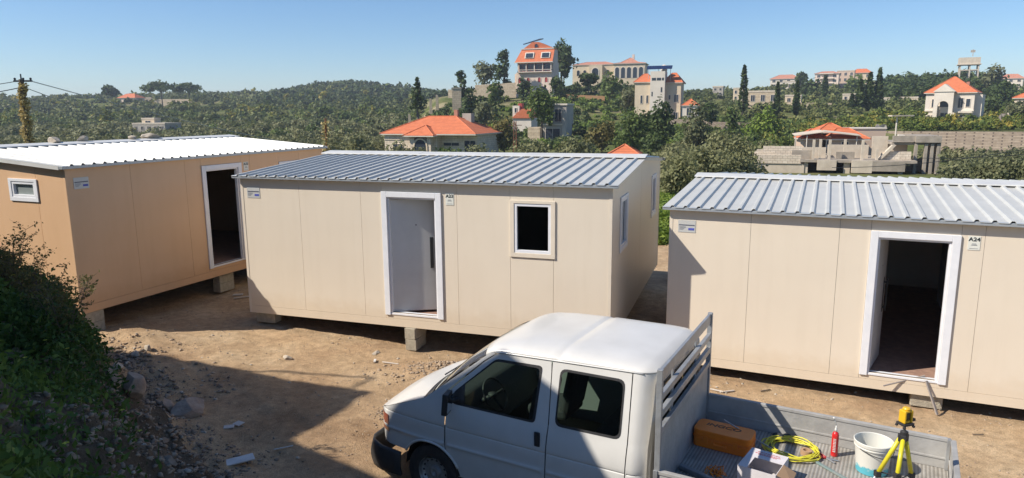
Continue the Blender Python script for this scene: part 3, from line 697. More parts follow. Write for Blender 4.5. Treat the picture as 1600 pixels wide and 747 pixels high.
# windscreen and scuttle, hood
def ws(u, v):      # u across -1..1, v 0 bottom .. 1 top
    bx = .66 + .17 * abs(u) ** 2.4; tx = 1.40 + .115 * abs(u) ** 2.2
    bz = 1.175 + .01 * (1 - u * u); tz_ = topz(1.42) + (1.745 - topz(1.42)) * abs(u) ** 3
    hb = HWV - side_y(.84, 1.22) - .01; ht = HWV - side_y(1.51, 1.745) - .012
    x = bx + (tx - bx) * v - .015 * math.sin(math.pi * v); z = bz + (tz_ - bz) * v + .02 * math.sin(math.pi * v)
    return (x, HWV + u * (hb + (ht - hb) * v), z)
mb = MB(); mb.grid(ws, list(np.linspace(-.955, .955, 21)), list(np.linspace(.05, .95, 12))); wso = mb.build('windscreen', 'windscreen_glass', van, smooth=True)
mb = MB()
for uu in ((-1, -.945), (.945, 1)): mb.grid(lambda u, v: Vector(ws(u, v)) + Vector((-.006, 0, .004)), list(np.linspace(*uu, 3)), list(np.linspace(0, 1, 12)))
mb.grid(lambda u, v: Vector(ws(u, v)) + Vector((-.006, 0, .004)), list(np.linspace(-1, 1, 21)), [0, .03, .06]); mb.grid(lambda u, v: Vector(ws(u, v)) + Vector((-.006, 0, .004)), list(np.linspace(-1, 1, 21)), [.94, 1.0])
mb.build('seal', 'black_plastic', wso, smooth=True)
def hood(u, v):    # v 0 front .. 1 at windscreen
    bx = .655 + .17 * abs(u) ** 2.4; fx = .035 + .08 * abs(u) ** 2.5
    x = fx + (bx - fx) * v; sidez = float(np.interp(x, [.115, .30, .55, .80, .84], [.905, .985, 1.085, 1.185, 1.205]))
    cz = float(np.interp(v, [0, .12, .5, 1], [.90, .975, 1.10, 1.178]))
    k = abs(u) ** 3; hw = HWV - side_y(max(.115, x), sidez)
    return (x, HWV + u * hw, cz * (1 - k) + sidez * k + .0)
mb = MB(); mb.grid(hood, list(np.linspace(-.985, .985, 25)), list(np.linspace(0, .93, 14))); mb.build('hood', 'van_paint', van, smooth=True)
mb = MB(); mb.grid(hood, list(np.linspace(-1, 1, 25)), [.94, .97, 1.0]); mb.build('scuttle', 'black_plastic', van, smooth=True)
for k in (-.35, .3):
    mb = MB(); a_ = Vector(ws(k, .02)); b2 = Vector(ws(k + .55, .10)); mb.tube([a_ + Vector((-.03, 0, .02)), b2 + Vector((-.02, 0, .015))], .008, 6); mb.build('wiper', 'black_plastic', van)
def nose(u, v):    # v 0 bottom .. 1 top
    fx = .035 + .08 * abs(u) ** 2.5 + .03 * (v - .5) ** 2; z = .48 + .422 * v
    return (fx, HWV + u * (HWV - side_y(.115, .85)), z)
mb = MB(); mb.grid(nose, list(np.linspace(-1, 1, 25)), list(np.linspace(0, 1, 8))); nz = mb.build('nose_panel', 'van_paint', van, smooth=True)
mb = MB(); mb.grid(lambda u, v: Vector(nose(u, v)) + Vector((-.012, 0, 0)), list(np.linspace(-.48, .48, 9)), [.42, .9]); mb.build('grille', 'black_plastic', nz)
for s_ in (-1, 1):
    mb = MB(); mb.grid(lambda u, v: Vector(nose(s_ * u, v)) + Vector((-.016, 0, 0)), list(np.linspace(.52, .86, 7)), [.42, .66, .9]); mb.build('headlight', 'headlamp', van, smooth=True)
    mb = MB()
    def ind(w, v):
        if w < .5: p = Vector(nose(s_ * (.87 + w * .26), .38 + .52 * v)); return p + Vector((-.012, 0, 0))
        x = .10 + (w - .5) * .36; z = .67 + .205 * v; y = side_y(max(x, .115), z) - .008
        return (x, y if s_ < 0 else 2 * HWV - y, z)
    mb.grid(ind, [0, .25, .45, .55, .75, 1.0], [0, .5, 1]); mb.build('indicator_lamp', 'indicator_glass', van, smooth=True)
# bumper
def bum(w, v):
    a_ = w * 2 - 1; sgn = 1 if a_ > 0 else -1; k = abs(a_)
    if k < .72: u = a_ / .72; x = -.01 + .045 * abs(u) ** 3; y = HWV + u * (HWV - .10)
    else:
        s_ = (k - .72) / .28; x = .035 + .455 * s_ ** 1.1; y = HWV + sgn * (HWV - .10 + .10 * min(1, s_ * 2.2) ** .6 + .0)
    z = .24 + .305 * v; bul = .025 * math.sin(math.pi * min(1, v * 1.05)); x2 = x - bul * (1 if k < .8 else .2); y2 = y + sgn * bul * (0 if k < .7 else .7)
    if k > .72: z = .24 + (.305 - .04 * ((k - .72) / .28)) * v
    return (x2, y2, z)
mb = MB(); mb.grid(bum, list(np.linspace(0, 1, 41)), list(np.linspace(0, 1, 8))); bo = mb.build('bumper', 'black_plastic', van, smooth=True); sd = bo.modifiers.new('s', 'SOLIDIFY'); sd.thickness = .03
# rear wall of the cab
rear = [(.06, .42), (1.78, .42), (1.80, 1.2), (1.66, 1.76), (1.55, 1.83), (.29, 1.83), (.18, 1.76), (.04, 1.2)]
rw = rounded([(.34, 1.22), (1.50, 1.22), (1.46, 1.68), (.38, 1.68)], .06)
rfn = lambda y, z: (3.262 + .01 * math.sin(z * 5), y, z)
rwo = sheet(rear, [rw], rfn, 'rear_wall', paint, van)
sheet(rw, [], lambda y, z: (3.258, y, z), 'window_pane', ['van_glass'], rwo, step=.3, thick=0)
sheet(rounded([(.31, 1.19), (1.53, 1.19), (1.49, 1.71), (.35, 1.71)], .07), [rw], lambda y, z: (3.275, y, z), 'window_seal', ['black_plastic'], rwo, thick=.01)
# floor, wheel arches, chassis
mb = MB(); mb.box(.9, 3.2, .10, 1.74, .44, .50); mb.box(.5, 3.24, .3, 1.5, .34, .44); mb.box(3.24, 5.6, .5, .62, .5, .70); mb.box(3.24, 5.6, 1.22, 1.34, .5, .70)
mb.box(1.30, 1.36, .1, 1.74, .5, .8); mb.build('chassis', 'rubber', van)
for y0, y1 in ((.10, .42), (1.42, 1.74)):
    mb = MB(); pts = arch(.87, .33, .40, 0, 180, 12); mb.grid(lambda i, y: (pts[int(i)][0], y, pts[int(i)][1]), range(12), [y0, y1]); mb.build('wheel_housing', 'rubber', van)
# wheels
def wheel(cx0, y_out, sg, name='wheel'):
    w_o = bpy.data.objects.new(name, None)
    mb = MB(); c_ = (cx0, y_out, .325)
    mb.lathe([(.19, 0.0), (.215, -.012), (.29, -.018), (.318, -.004), (.325, .03), (.325, .16), (.31, .195), (.20, .19)] if sg > 0 else [(.19, 0), (.215, .012), (.29, .018), (.318, .004), (.325, -.03), (.325, -.16), (.31, -.195), (.20, -.19)], c_, 36, False, 'y')
    w = mb.build('wheel', 'rubber', van, autosmooth=40)
    mb = MB(); k = 1 if sg > 0 else -1
    mb.lathe([(.0, .045 * k), (.04, .02 * k), (.065, .025 * k), (.075, .05 * k), (.14, .045 * k), (.165, .02 * k), (.175, .055 * k), (.198, -.002 * k), (.20, .04 * k)], c_, 36, False, 'y'); rm = mb.build('rim', 'rim_steel', w, autosmooth=40)
    mb = MB()
    for j in range(14):
        a_ = 2 * math.pi * j / 14; mb.obox((cx0 + .150 * math.cos(a_), y_out + .034 * k, .325 + .150 * math.sin(a_)), (.016, .003, .011), Matrix.Rotation(-a_, 3, 'Y'))
    mb.build('rim_slots', 'black_metal', rm)
for cx0 in (.87, 4.19):
    wheel(cx0, .05, 1); wheel(cx0, 1.79, -1)
# interior
def seat(x, y, w, par=van):
    mb = MB(); mb.obox((x, y, .80), (.25, w / 2, .07), Matrix.Rotation(-.08, 3, 'Y')); st = mb.build('seat', 'seat_cloth', par, bevel=.04)
    mb = MB(); mb.obox((x + .27, y, 1.14), (.06, w / 2, .33), Matrix.Rotation(.20, 3, 'Y')); mb.build('backrest', 'seat_cloth', st, bevel=.05)
    mb = MB()
    for yy in ([y] if w < .7 else [y - w * .3, y + w * .3]): mb.obox((x + .37, yy, 1.55), (.045, .13, .09), Matrix.Rotation(.15, 3, 'Y'))
    mb.build('headrest', 'seat_cloth', st, bevel=.035)
seat(1.72, .48, .50); seat(1.72, 1.32, .50); seat(2.66, .92, 1.45)
mb = MB(); mb.grid(lambda y, v: (.82 + .52 * v - .05 * math.sin(v * 3), y, 1.17 + .03 * math.sin(math.pi * v) - .42 * max(0, v - .75) * 4 * .9), list(np.linspace(.12, 1.72, 9)), list(np.linspace(0, 1, 9))); mb.build('dashboard', 'dash', van, smooth=True)
mb = MB(); ax = Vector((math.cos(R(32)), 0, math.sin(R(32)))); c0 = Vector((1.40, .50, 1.17)); uu = Vector((0, 1, 0)); vv = ax.cross(uu)
mb.tube([c0 + (uu * math.cos(a_) + vv * math.sin(a_)) * .185 for a_ in np.linspace(0, 2 * math.pi, 29)[:-1]], .014, 8, True)
for a_ in (0, math.pi, -math.pi / 2): mb.tube([c0 - ax * .03, c0 + (uu * math.cos(a_) + vv * math.sin(a_)) * .18], .016, 6)
mb.lathe([(.0, 0), (.05, .0), (.05, .03)], c0 - ax * .04, 12); mb.tube([c0 - ax * .03, c0 - ax * .35], .03, 8); mb.build('steering_wheel', 'dash', van, smooth=True)
mb = MB(); mb.obox((1.45, .92, 1.66), (.012, .11, .03), .2); mb.build('interior_mirror', 'black_plastic', van, bevel=.01)
mb = MB(); mb.obox((1.56, .55, 1.735), (.06, .16, .012), Matrix.Rotation(-.2, 3, 'Y')); mb.build('sun_visor', 'cab_grey', van, bevel=.01)
# load bed
BX0, BX1, BY0, BY1, BZ, SZ = 3.32, 5.64, -.03, 1.85, .77, 1.07
mb = MB(); mb.box(BX0, BX1, BY0, BY1, BZ - .06, BZ); mb.build('bed_floor', 'bed_floor', van)
def board(x0, x1, y0, y1, name, par=van):
    mb = MB(); mb.box(x0, x1, y0, y1, BZ - .05, SZ)
    lng = x1 - x0 > y1 - y0
    for z0, z1 in ((BZ - .05, BZ - .0), (BZ + .09, BZ + .11), (SZ - .025, SZ + .006)):
        if lng: mb.box(x0 + .002, x1 - .002, y0 - .008, y1 + .008, z0, z1)
        else: mb.box(x0 - .008, x1 + .008, y0 + .002, y1 - .002, z0, z1)
    return mb.build(name, 'side_board', par, bevel=.003)
bf = board(BX0 + .03, BX1 - .03, BY1 - .0, BY1 + .03, 'side_board'); bn = board(BX0 + .03, BX1 - .03, BY0 - .03, BY0, 'side_board'); bt = board(BX1, BX1 + .03, BY0, BY1, 'tailgate')
for x in (BX0 + .05, (BX0 + BX1) / 2, BX1 - .08):
    mb = MB(); mb.box(x - .02, x + .02, BY0 - .048, BY0 - .039, SZ - .16, SZ + .012); mb.build('latch', 'steel_grey', bn, bevel=.003)
for y in (BY0 + .01, BY1 - .01):
    mb = MB(); mb.box(BX1 - .035, BX1 - .004, y - .025, y + .025, BZ, SZ + .012); mb.build('corner_post', 'steel_grey', van, bevel=.004)
hb = bpy.data.objects.new('headboard', None)
mb = MB(); mb.box(BX0, BX0 + .012, BY0 + .02, BY1 - .02, BZ, 1.415); hbo = mb.build('headboard', 'side_board', van)
for y in (BY0 - .012, BY1 + .012):
    mb = MB(); mb.box(BX0 - .02, BX0 + .03, y - .022, y + .022, .60, 2.0); mb.build('post', 'steel_grey', hbo, bevel=.004)
for z0, z1 in ((1.885, 1.992), (1.715, 1.775), (1.555, 1.62), (1.405, 1.455)):
    mb = MB(); mb.box(BX0 - .012, BX0 + .028 - (.01 if z0 > 1.8 else 0), BY0 + .0102, BY1 - .0102, z0, z1); mb.build('rail', 'steel_grey', hbo, bevel=.004)
for y in (.46, 1.34):
    mb = MB(); mb.box(BX0 - .030, BX0 - .0122, y - .025, y + .025, 1.40, 1.88); mb.build('stiffener', 'steel_grey', hbo, bevel=.003)

ph_ = .028; hbo.rotation_euler = (0, 0, ph_); hbo.location = (3.325 - (3.325 * math.cos(ph_) - BY1 * math.sin(ph_)), BY1 - (3.325 * math.sin(ph_) + BY1 * math.cos(ph_)), 0)
# things lying on the bed: placed in truck coordinates
cv, sv = math.cos(-.519), math.sin(-.519)
def tv(x, y, z): return (-1.655 + x * cv - y * sv, 7.358 + x * sv + y * cv, z - .071)
def onbed(px, py, z):
    p = onz(px, py, z - .071); a_, b2 = p.x + 1.655, p.y - 7.358
    return (a_ * cv + b2 * sv, -a_ * sv + b2 * cv, z)
mat('case_orange', (.92, .22, .012), .42, 0, (.84, .19, .012), 9, .1, 50); mat('lettering_dark', (.06, .03, .02), .6)
cs = thing('tool_case', 'long orange plastic tool case lying on the truck bed against the headboard', 'tool case', tv(3.655, 1.30, .772), -.519 - .04)
mb = MB()
def rbox(mb, hx, hy, z0, z1, r_=.07, n=5, inset=0.0):
    poly = rounded([(-hx, -hy), (hx, -hy), (hx, hy), (-hx, hy)], r_, n); mb.prism([(x, y, z0) for x, y in poly], (0, 0, z1 - z0))
rbox(mb, .29, .145, 0, .095); mb.build('case_base', 'case_orange', cs, bevel=.008)
mb = MB(); rbox(mb, .296, .150, .099, .112); rbox(mb, .29, .145, .112, .185); mb.build('lid', 'case_orange', cs, bevel=.016)
for x in (-.15, .15):
    mb = MB(); mb.box(x - .025, x + .025, -.162, -.151, .06, .13); mb.build('catch', 'case_orange', cs, bevel=.004)
mb = MB(); mb.tube([(-.06, -.150, .07), (-.06, -.175, .07), (.06, -.175, .07), (.06, -.150, .07)], .009, 6); mb.build('handle', 'case_orange', cs)
text_mesh('INGCO', .085, 'lettering', 'lettering_dark', cs, (-.02, .03, .1855), (0, 0, 0), depth=.001, shear=.15, sx=1.25)

mat('hose_yellow', (.66, .60, .05), .4)
mb = MB(); pts = []
rg = np.random.default_rng(5)
for k in range(9 * 26):
    a_ = 2 * math.pi * k / 26; q = k / 26
    rx = .235 + .025 * math.sin(q * 2.3) + .01 * math.sin(a_ * 2 + q); ry = .215 + .03 * math.sin(q * 1.7 + 1)
    pts.append((rx * math.cos(a_) + .03 * math.sin(q * 3.1), ry * math.sin(a_) + .03 * math.cos(q * 2.6), .012 + .008 * (q % 4) + .01 * (1 + math.sin(a_ * 3 + q * 5))))
mb.tube(pts, .0065, 6); o = mb.build('hose_coil', 'hose_yellow', smooth=True); o.location = tv(4.28, 1.50, .772); o.rotation_euler = (0, 0, -.5); tag(o, 'coil of thin yellow hose lying on the truck bed', 'hose')

mat('can_red', (.60, .02, .02), .3, coat=.4); mat('white_plastic', (.72, .71, .67), .4, 0, (.62, .60, .55), 10)
cn = thing('foam_can', 'tall red spray foam can with white nozzle standing on the truck bed', 'spray can', tv(4.66, 1.62, .772), 0)
mb = MB(); mb.lathe([(.0, .0), (.030, 0), (.033, .004), (.0325, .20), (.033, .22), (.026, .245), (.014, .255), (.0, .256)], n=24); cb = mb.build('can_body', 'can_red', cn, autosmooth=35)
mb = MB(); mb.lathe([(.012, .256), (.012, .285), (.006, .295), (.005, .32)], n=12); mb.tube([(0, 0, .315), (-.012, 0, .36), (-.03, -.01, .395)], .004, 6); mb.tube([(-.03, -.01, .392), (-.036, -.01, .412)], .009, 8); mb.build('nozzle', 'white_plastic', cn, smooth=True)
mb = MB(); z_ = .05
camdir = math.atan2(-(7.358 + 4.66 * sv + 1.62 * cv), 1.655 - 4.66 * cv + 1.62 * sv)
while z_ < .185:
    h_ = rg.uniform(.008, .014)
    for da in (-.38, -.12, .14):
        a_ = camdir + da; mb.obox((.0337 * math.cos(a_), .0337 * math.sin(a_), z_ + h_ / 2), (.0008, .0035 if da else .006, h_ * (.5 if da > 0 else .35)), a_)
    z_ += h_ + .006
mb.build('can_print', 'white_plastic', cb)

m, t, b = new_mat('bucket_plastic')
tc = t.nodes.new('ShaderNodeTexCoord'); sx_ = t.nodes.new('ShaderNodeSeparateXYZ'); t.links.new(tc.outputs['Object'], sx_.inputs[0])
n = noise_node(t, tc.outputs['Object'], 16, 5, .7); ma = t.nodes.new('ShaderNodeMath'); ma.operation = 'MULTIPLY_ADD'; ma.inputs[1].default_value = .16; t.links.new(n.outputs[0], ma.inputs[0])
ng = t.nodes.new('ShaderNodeMath'); ng.operation = 'MULTIPLY'; ng.inputs[1].default_value = -1; t.links.new(sx_.outputs[2], ng.inputs[0]); t.links.new(ng.outputs[0], ma.inputs[2])
gt = ramp_node(t, [(.0, (0, 0, 0)), (.02, (1, 1, 1))]); t.links.new(ma.outputs[0], gt.inputs[0])
t.links.new(mixc(t, gt.outputs[0], (.66, .64, .57), (.10, .42, .50)), b.inputs['Base Color']); b.inputs['Roughness'].default_value = .5
bk = thing('bucket', 'white plastic bucket with pale blue paint stains round its foot, on the truck bed', 'bucket', tv(5.0, 1.47, .772), .4)
mb = MB(); mb.lathe([(.0, 0), (.132, 0), (.137, .006), (.158, .245), (.166, .25), (.169, .262), (.163, .268), (.163, .275), (.172, .28), (.174, .31), (.168, .315), (.162, .31), (.157, .25), (.131, .012), (.0, .010)], n=48, cap=False); mb.build('bucket_body', 'bucket_plastic', bk, autosmooth=30)
mb = MB(); mb.tube([(.176 * math.cos(a_), .176 * math.sin(a_), .262 - .055 * math.sin((a_ + .2) / 1.0) ** 2) for a_ in np.linspace(-math.pi, 0, 20)], .0035, 6); mb.build('bail_handle', 'black_metal', bk)

mat('level_yellow', (.72, .42, .02), .35); mat('tripod_yellow', (.72, .62, .02), .35, 0, (.62, .52, .03), 20)
hub = Vector(at(1414, 676, 7.0))
def near_on(px, py, ly):   # ray meets plane y=ly of the truck frame
    nrm = Vector((-sv, cv, 0)); P0 = Vector((-1.655, 7.358, 0)) + nrm * ly; rd = Vector(ray(px, py)); o_ = Vector((0, 0, EYE)); k = (P0 - o_).dot(nrm) / rd.dot(nrm); return o_ + rd * k
hub = near_on(1413, 676, .95); base_z = .772 - .071
tp = thing('tripod', 'yellow telescopic tripod standing at the rear of the truck bed', 'tripod', (hub.x, hub.y, base_z), 0)
hz = hub.z - base_z
mb = MB(); mb.lathe([(.0, hz - .05), (.026, hz - .05), (.032, hz - .02), (.032, hz + .01), (.018, hz + .02), (.010, hz + .025), (.010, hz + .075)], n=16); mb.build('hub', 'black_plastic', tp, autosmooth=40)
mids = [near_on(1371, 740, .93), near_on(1402, 744, .72), near_on(1424, 742, 1.12)]
for k, ft in enumerate(mids):
    md_ = Vector((ft.x - hub.x, ft.y - hub.y, ft.z - base_z)); top = Vector((md_.x * .10, md_.y * .10, hz - .03)); dn = md_ - top; e_ = top + dn * ((top.z - .01) / -dn.z)
    mb = MB(); mb.tube([top, md_], .019, 10); lg = mb.build('leg', 'tripod_yellow', tp, smooth=True)
    mb = MB(); mb.tube([md_, e_], .013, 8); mb.build('lower_leg', 'steel_grey', lg, smooth=True)
    mb = MB(); mb.obox(md_, (.024, .024, .026), 0); mb.build('clamp', 'black_plastic', lg, bevel=.004)
    mb = MB(); mb.obox(top + dn * .05, (.02, .02, .032), math.atan2(dn.y, dn.x)); mb.build('knuckle', 'black_plastic', lg, bevel=.004)
    mb = MB(); q_ = top.lerp(md_, .95); mb.tube([q_, (0, 0, q_.z - .01)], .006, 6); mb.build('strut', 'black_plastic', lg)
lv = thing('laser_level', 'small yellow and black laser level mounted on top of the tripod', 'laser level', (hub.x, hub.y, hub.z + .075), .3)
mb = MB(); mb.box(-.055, .055, -.045, .045, .0, .022)
for x in (-.05, .05):
    for y in (-.04, .04): mb.box(x - .01, x + .01, y - .01, y + .01, -.018, .0)
mb.box(.055, .10, -.012, .012, .02, .045); mb.build('level_base', 'black_plastic', lv, bevel=.004)
mb = MB(); mb.box(-.045, -.025, -.035, .035, .022, .13); mb.box(.025, .045, -.035, .035, .022, .13); mb.box(-.045, .045, -.033, .033, .115, .135); mb.box(-.024, .024, -.03, .03, .022, .045); mb.build('housing', 'level_yellow', lv, bevel=.008)
mb = MB(); mb.box(-.022, .022, -.024, .024, .05, .11); mb.build('lens_block', 'black_metal', lv, bevel=.005)
mb = MB(); mb.lathe([(.0, .135), (.03, .135), (.033, .145), (.025, .155), (.0, .157)], n=14); mb.build('top_knob', 'level_yellow', lv, autosmooth=40)

# carton
mat('carton_white', (.66, .62, .62), .7, 0, (.58, .54, .53), 6); mat('carton_brown', (.36, .23, .13), .85); mat('print_red', (.50, .04, .05), .6)
cx1 = thing('carton', 'open white carton with red print in the middle of the truck bed', 'carton', tv(4.13, .78, .772), -.519 - .12)
mb = MB(); mb.box(-.17, -.165, -.22, .20, 0, .20); mb.box(.165, .17, -.22, .20, 0, .20); mb.box(-.165, .165, .195, .20, 0, .20); mb.box(-.165, .165, -.22, -.215, 0, .20); mb.box(-.165, .165, -.215, .195, 0, .004)
mb.box(-.165, .165, .03, .195, .19, .196); mb.box(-.165, -.09, -.215, .03, .19, .196); mb.build('carton_body', 'carton_white', cx1)
mb = MB(); mb.prism([(.17, .03, .197), (.17, -.20, .197), (.30, -.18, .15), (.28, .05, .14)], (0, 0, .003)); mb.build('flap', 'carton_brown', cx1)
mb = MB()
for z0, w_ in ((.155, .10), (.125, .115), (.105, .085)):
    x = -w_
    while x < w_: l_ = rg.uniform(.01, .022); mb.box(x, min(w_, x + l_), z0 - .006, z0 + .004, .1965, .1975); x += l_ + .005
mb.build('print', 'print_red', cx1)

# long tools
mat('tool_grey', (.17, .20, .23), .4, .3, (.26, .27, .28), 12); mat('tool_red', (.5, .05, .05), .4); mat('tool_teal', (.14, .24, .23), .45, 0, (.25, .27, .25), 12)
def bar(name, a_, b2, w, h, m_, label, cat, extra=None):
    a_, b2 = Vector(a_), Vector(b2); mb = MB(); d = (b2 - a_); L_ = d.length; mid = (a_ + b2) / 2
    rot = d.to_track_quat('X', 'Z').to_matrix(); mb.obox((0, 0, 0), (L_ / 2, w / 2, h / 2), rot); o = mb.build(name, m_, bevel=min(w, h) * .2); o.location = mid; tag(o, label, cat); return o, rot, L_
p0 = onbed(1062, 728, .80); p1 = onbed(1108, 752, .80)
bar('spirit_level', tv(*p0), tv(p1[0] + .15, p1[1] - .02, .80), .055, .05, 'tool_grey', 'grey blue spirit level lying near the headboard foot on the bed', 'spirit level')
o, rot, L_ = bar('steel_rod', (lambda p: (p.x, p.y, p.z))(near_on(1131, 656, 1.38)), tv(*onbed(1214, 706, .79)), .012, .012, 'steel_grey', 'thin steel rod leaning across the orange tool case', 'rod')
bar('pry_bar', tv(*onbed(1276, 722, .785)), tv(*onbed(1328, 752, .785)), .03, .02, 'tool_teal', 'dull green handled bar lying in front of the yellow hose', 'bar')
# pliers: two jaws and red grips
pl = thing('pliers', 'open pair of pliers with red grips beside the yellow hose coil', 'pliers', tv(*onbed(1292, 716, .782)), -.9)
for s_ in (-1, 1):
    mb = MB(); mb.tube([(0, 0, 0), (.10, s_ * .035, 0)], [.012, .008], 6); mb.build('jaw', 'tool_grey', pl)
    mb = MB(); mb.tube([(0, 0, 0), (-.07, -s_ * .03, 0), (-.15, -s_ * .05, 0)], [.010, .012, .010], 6); mb.build('grip', 'tool_red', pl, smooth=True)
# scraps
mat('glove_dark', (.03, .035, .04), .9); mat('skin_tan', (.55, .33, .22), .7); mat('bright_orange', (.85, .25, .02), .6); mat('tape_tan', (.45, .28, .16), .5)
mb = MB(); mb.rock((0, 0, 0), .10, .07, .035, 3); mb.rock((.09, .02, 0), .06, .035, .03, 4); o = mb.build('work_glove', 'glove_dark', smooth=True); o.location = tv(4.12, 1.72, .80); tag(o, 'crumpled dark work glove behind the yellow hose coil', 'glove')
gl_ = thing('pipe_fitting', 'small copper coloured fittings beside the dark glove', 'fitting', tv(4.22, 1.70, .795), .4)
mb = MB(); mb.tube([(0, 0, 0), (.05, 0, 0)], .016, 10); mb.build('sleeve', 'skin_tan', gl_); mb = MB(); mb.tube([(.05, 0, 0), (.075, 0, 0)], .020, 6); mb.build('nut', 'tool_red', gl_)
mb = MB(); mb.lathe([(.03, 0), (.055, 0), (.055, .045), (.03, .045), (.03, 0)], n=20, cap=False); o = mb.build('tape_roll', 'tape_tan', autosmooth=40); o.location = tv(4.42, 1.46, .80); tag(o, 'tan roll of tape lying inside the yellow hose coil', 'tape')
mb = MB()
for k in range(26):
    a_ = rg.uniform(0, 6.28); r0 = rg.uniform(.01, .06); mb.tube([(r0 * math.cos(a_), r0 * math.sin(a_), rg.uniform(0, .03)), (1.6 * r0 * math.cos(a_ + .5), 1.6 * r0 * math.sin(a_ + .5), rg.uniform(.02, .07)), (2.1 * r0 * math.cos(a_ + 1.2), 2 * r0 * math.sin(a_ + 1.2), rg.uniform(.0, .05))], .005, 5)
o = mb.build('orange_twine', 'bright_orange', smooth=True); o.location = tv(*onbed(1120, 742, .775)); tag(o, 'tangle of bright orange twine beside the spirit level', 'twine')
mb = MB(); mb.rock((0, 0, 0), .05, .035, .012, 8); o = mb.build('plastic_scrap', 'white_plastic'); o.location = tv(4.24, 1.42, .79); tag(o, 'crumpled white plastic scrap inside the hose coil', 'scrap')
# ------------------------------------------------------------------ foliage tools
def leaf_quads(C, size, rg, up=0., aspect=1.6, nrm=None):
    """C Nx3 centres, size N or scalar -> verts, faces, per-vertex random shade"""
    n = len(C); size = np.broadcast_to(size, (n,))
    N = rg.normal(size=(n, 3)); 
    if nrm is not None: N = N * .7 + nrm
    N[:, 2] += up; N /= np.linalg.norm(N, axis=1)[:, None] + 1e-9
    A = np.cross(N, rg.normal(size=(n, 3))); A /= np.linalg.norm(A, axis=1)[:, None] + 1e-9
    B = np.cross(N, A); a = (size * aspect * .5)[:, None] * A; b = (size * .5)[:, None] * B
    V = np.stack([C - a, C - b * .9 - a * .1, C + a, C + b * .9 + a * .1], 1).reshape(-1, 3)
    Fq = np.arange(4 * n).reshape(n, 4)
    return V, Fq, np.repeat(rg.uniform(.15, .75, n), 4)
def sphere_dirs(n, rg):
    d = rg.normal(size=(n, 3)); return d / np.linalg.norm(d, axis=1)[:, None]
def crown_pts(kind, n, rg):
    """points in a crown of height 1 (z 0..1) and radius about .5"""
    if kind == 'cypress':
        z = rg.uniform(0, 1, n); r = .5 * np.where(z < .15, z / .15 * .9 + .1, np.clip((1 - z) / .85, 0, 1) ** .62) * (.72 + .35 * rg.uniform(0, 1, n)); a = rg.uniform(0, 2 * np.pi, n)
        r *= 1 + .22 * np.sin(a * 3 + z * 17) * np.sin(z * 31)
        return np.stack([r * np.cos(a), r * np.sin(a), z], 1)
    if kind == 'fir':
        t_ = np.floor(rg.uniform(0, 1, n) ** 1.35 * 13) / 13; a0 = np.floor(rg.uniform(0, 6, n)) * (np.pi / 3) + t_ * 37
        q = rg.uniform(0, 1, n) ** .7; r = .5 * (1 - t_) ** .9 * q * (.8 + .3 * np.sin(t_ * 91 + a0)); a = a0 + rg.normal(0, .16, n) / (q + .25)
        z = .06 + t_ * .9 + .035 * q - .05 * q * q + rg.normal(0, .014, n)
        return np.stack([r * np.cos(a), r * np.sin(a), z], 1)
    if kind == 'umbrella':
        k = 16; c = np.stack([rg.uniform(-.38, .38, k), rg.uniform(-.38, .38, k), rg.uniform(.50, .78, k)], 1); rad = np.stack([rg.uniform(.13, .2, k)] * 2 + [rg.uniform(.10, .17, k)], 1)
        c[:, 2] = .66 - 1.1 * (c[:, 0] ** 2 + c[:, 1] ** 2) + rg.uniform(-.03, .03, k)
    elif kind == 'dome':
        k = 30; a = rg.uniform(0, 6.28, k); q = rg.uniform(0, 1, k) ** .5 * .36; c = np.stack([q * np.cos(a), q * np.sin(a), .85 - 2.9 * q ** 2 - rg.uniform(0, .12, k)], 1); rad = np.stack([rg.uniform(.12, .17, k)] * 2 + [rg.uniform(.12, .17, k)], 1)
    elif kind == 'tallpine':
        k = 22; zc = rg.uniform(.15, .92, k); rr_ = .42 * (1 - zc) ** .5 * rg.uniform(.1, 1, k); a = rg.uniform(0, 6.28, k)
        c = np.stack([rr_ * np.cos(a), rr_ * np.sin(a), zc], 1); rad = np.stack([rg.uniform(.09, .17, k)] * 2 + [rg.uniform(.05, .10, k)], 1)
    elif kind == 'olive':
        k = 16; c = sphere_dirs(k, rg) * rg.uniform(.12, .33, k)[:, None]; c[:, 2] = c[:, 2] * .95 + .55; rad = np.stack([rg.uniform(.13, .22, k)] * 3, 1)
    else:   # round
        k = 18; c = sphere_dirs(k, rg) * rg.uniform(.10, .32, k)[:, None]; c[:, 2] = c[:, 2] * 1.1 + .52; rad = np.stack([rg.uniform(.13, .21, k)] * 3, 1)
    i = rg.integers(0, k, n); d = sphere_dirs(n, rg); rr_ = rg.uniform(.55, 1.08, n) if kind != 'olive' else rg.uniform(.5, 1.25, n)
    return c[i] + d * rad[i] * rr_[:, None]
_tree_cache = {}
def crown_mesh(kind, n, leaf, m_, var, H_, W_):
    key = (kind, m_, var)
    rg = np.random.default_rng(hash((len(kind) * 7 + ord(kind[0]), len(m_), var)) % 9999)
    P = crown_pts(kind, n, rg) * np.array([W_, W_, H_]); nr = P - np.array([0, 0, H_ * .5]); nr /= np.linalg.norm(nr, axis=1)[:, None] + 1e-6
    V, Fq, sh = leaf_quads(P, leaf * rg.uniform(.6, 1.3, n), rg, .25, 1.5, nr * .8)
    return V, Fq, sh
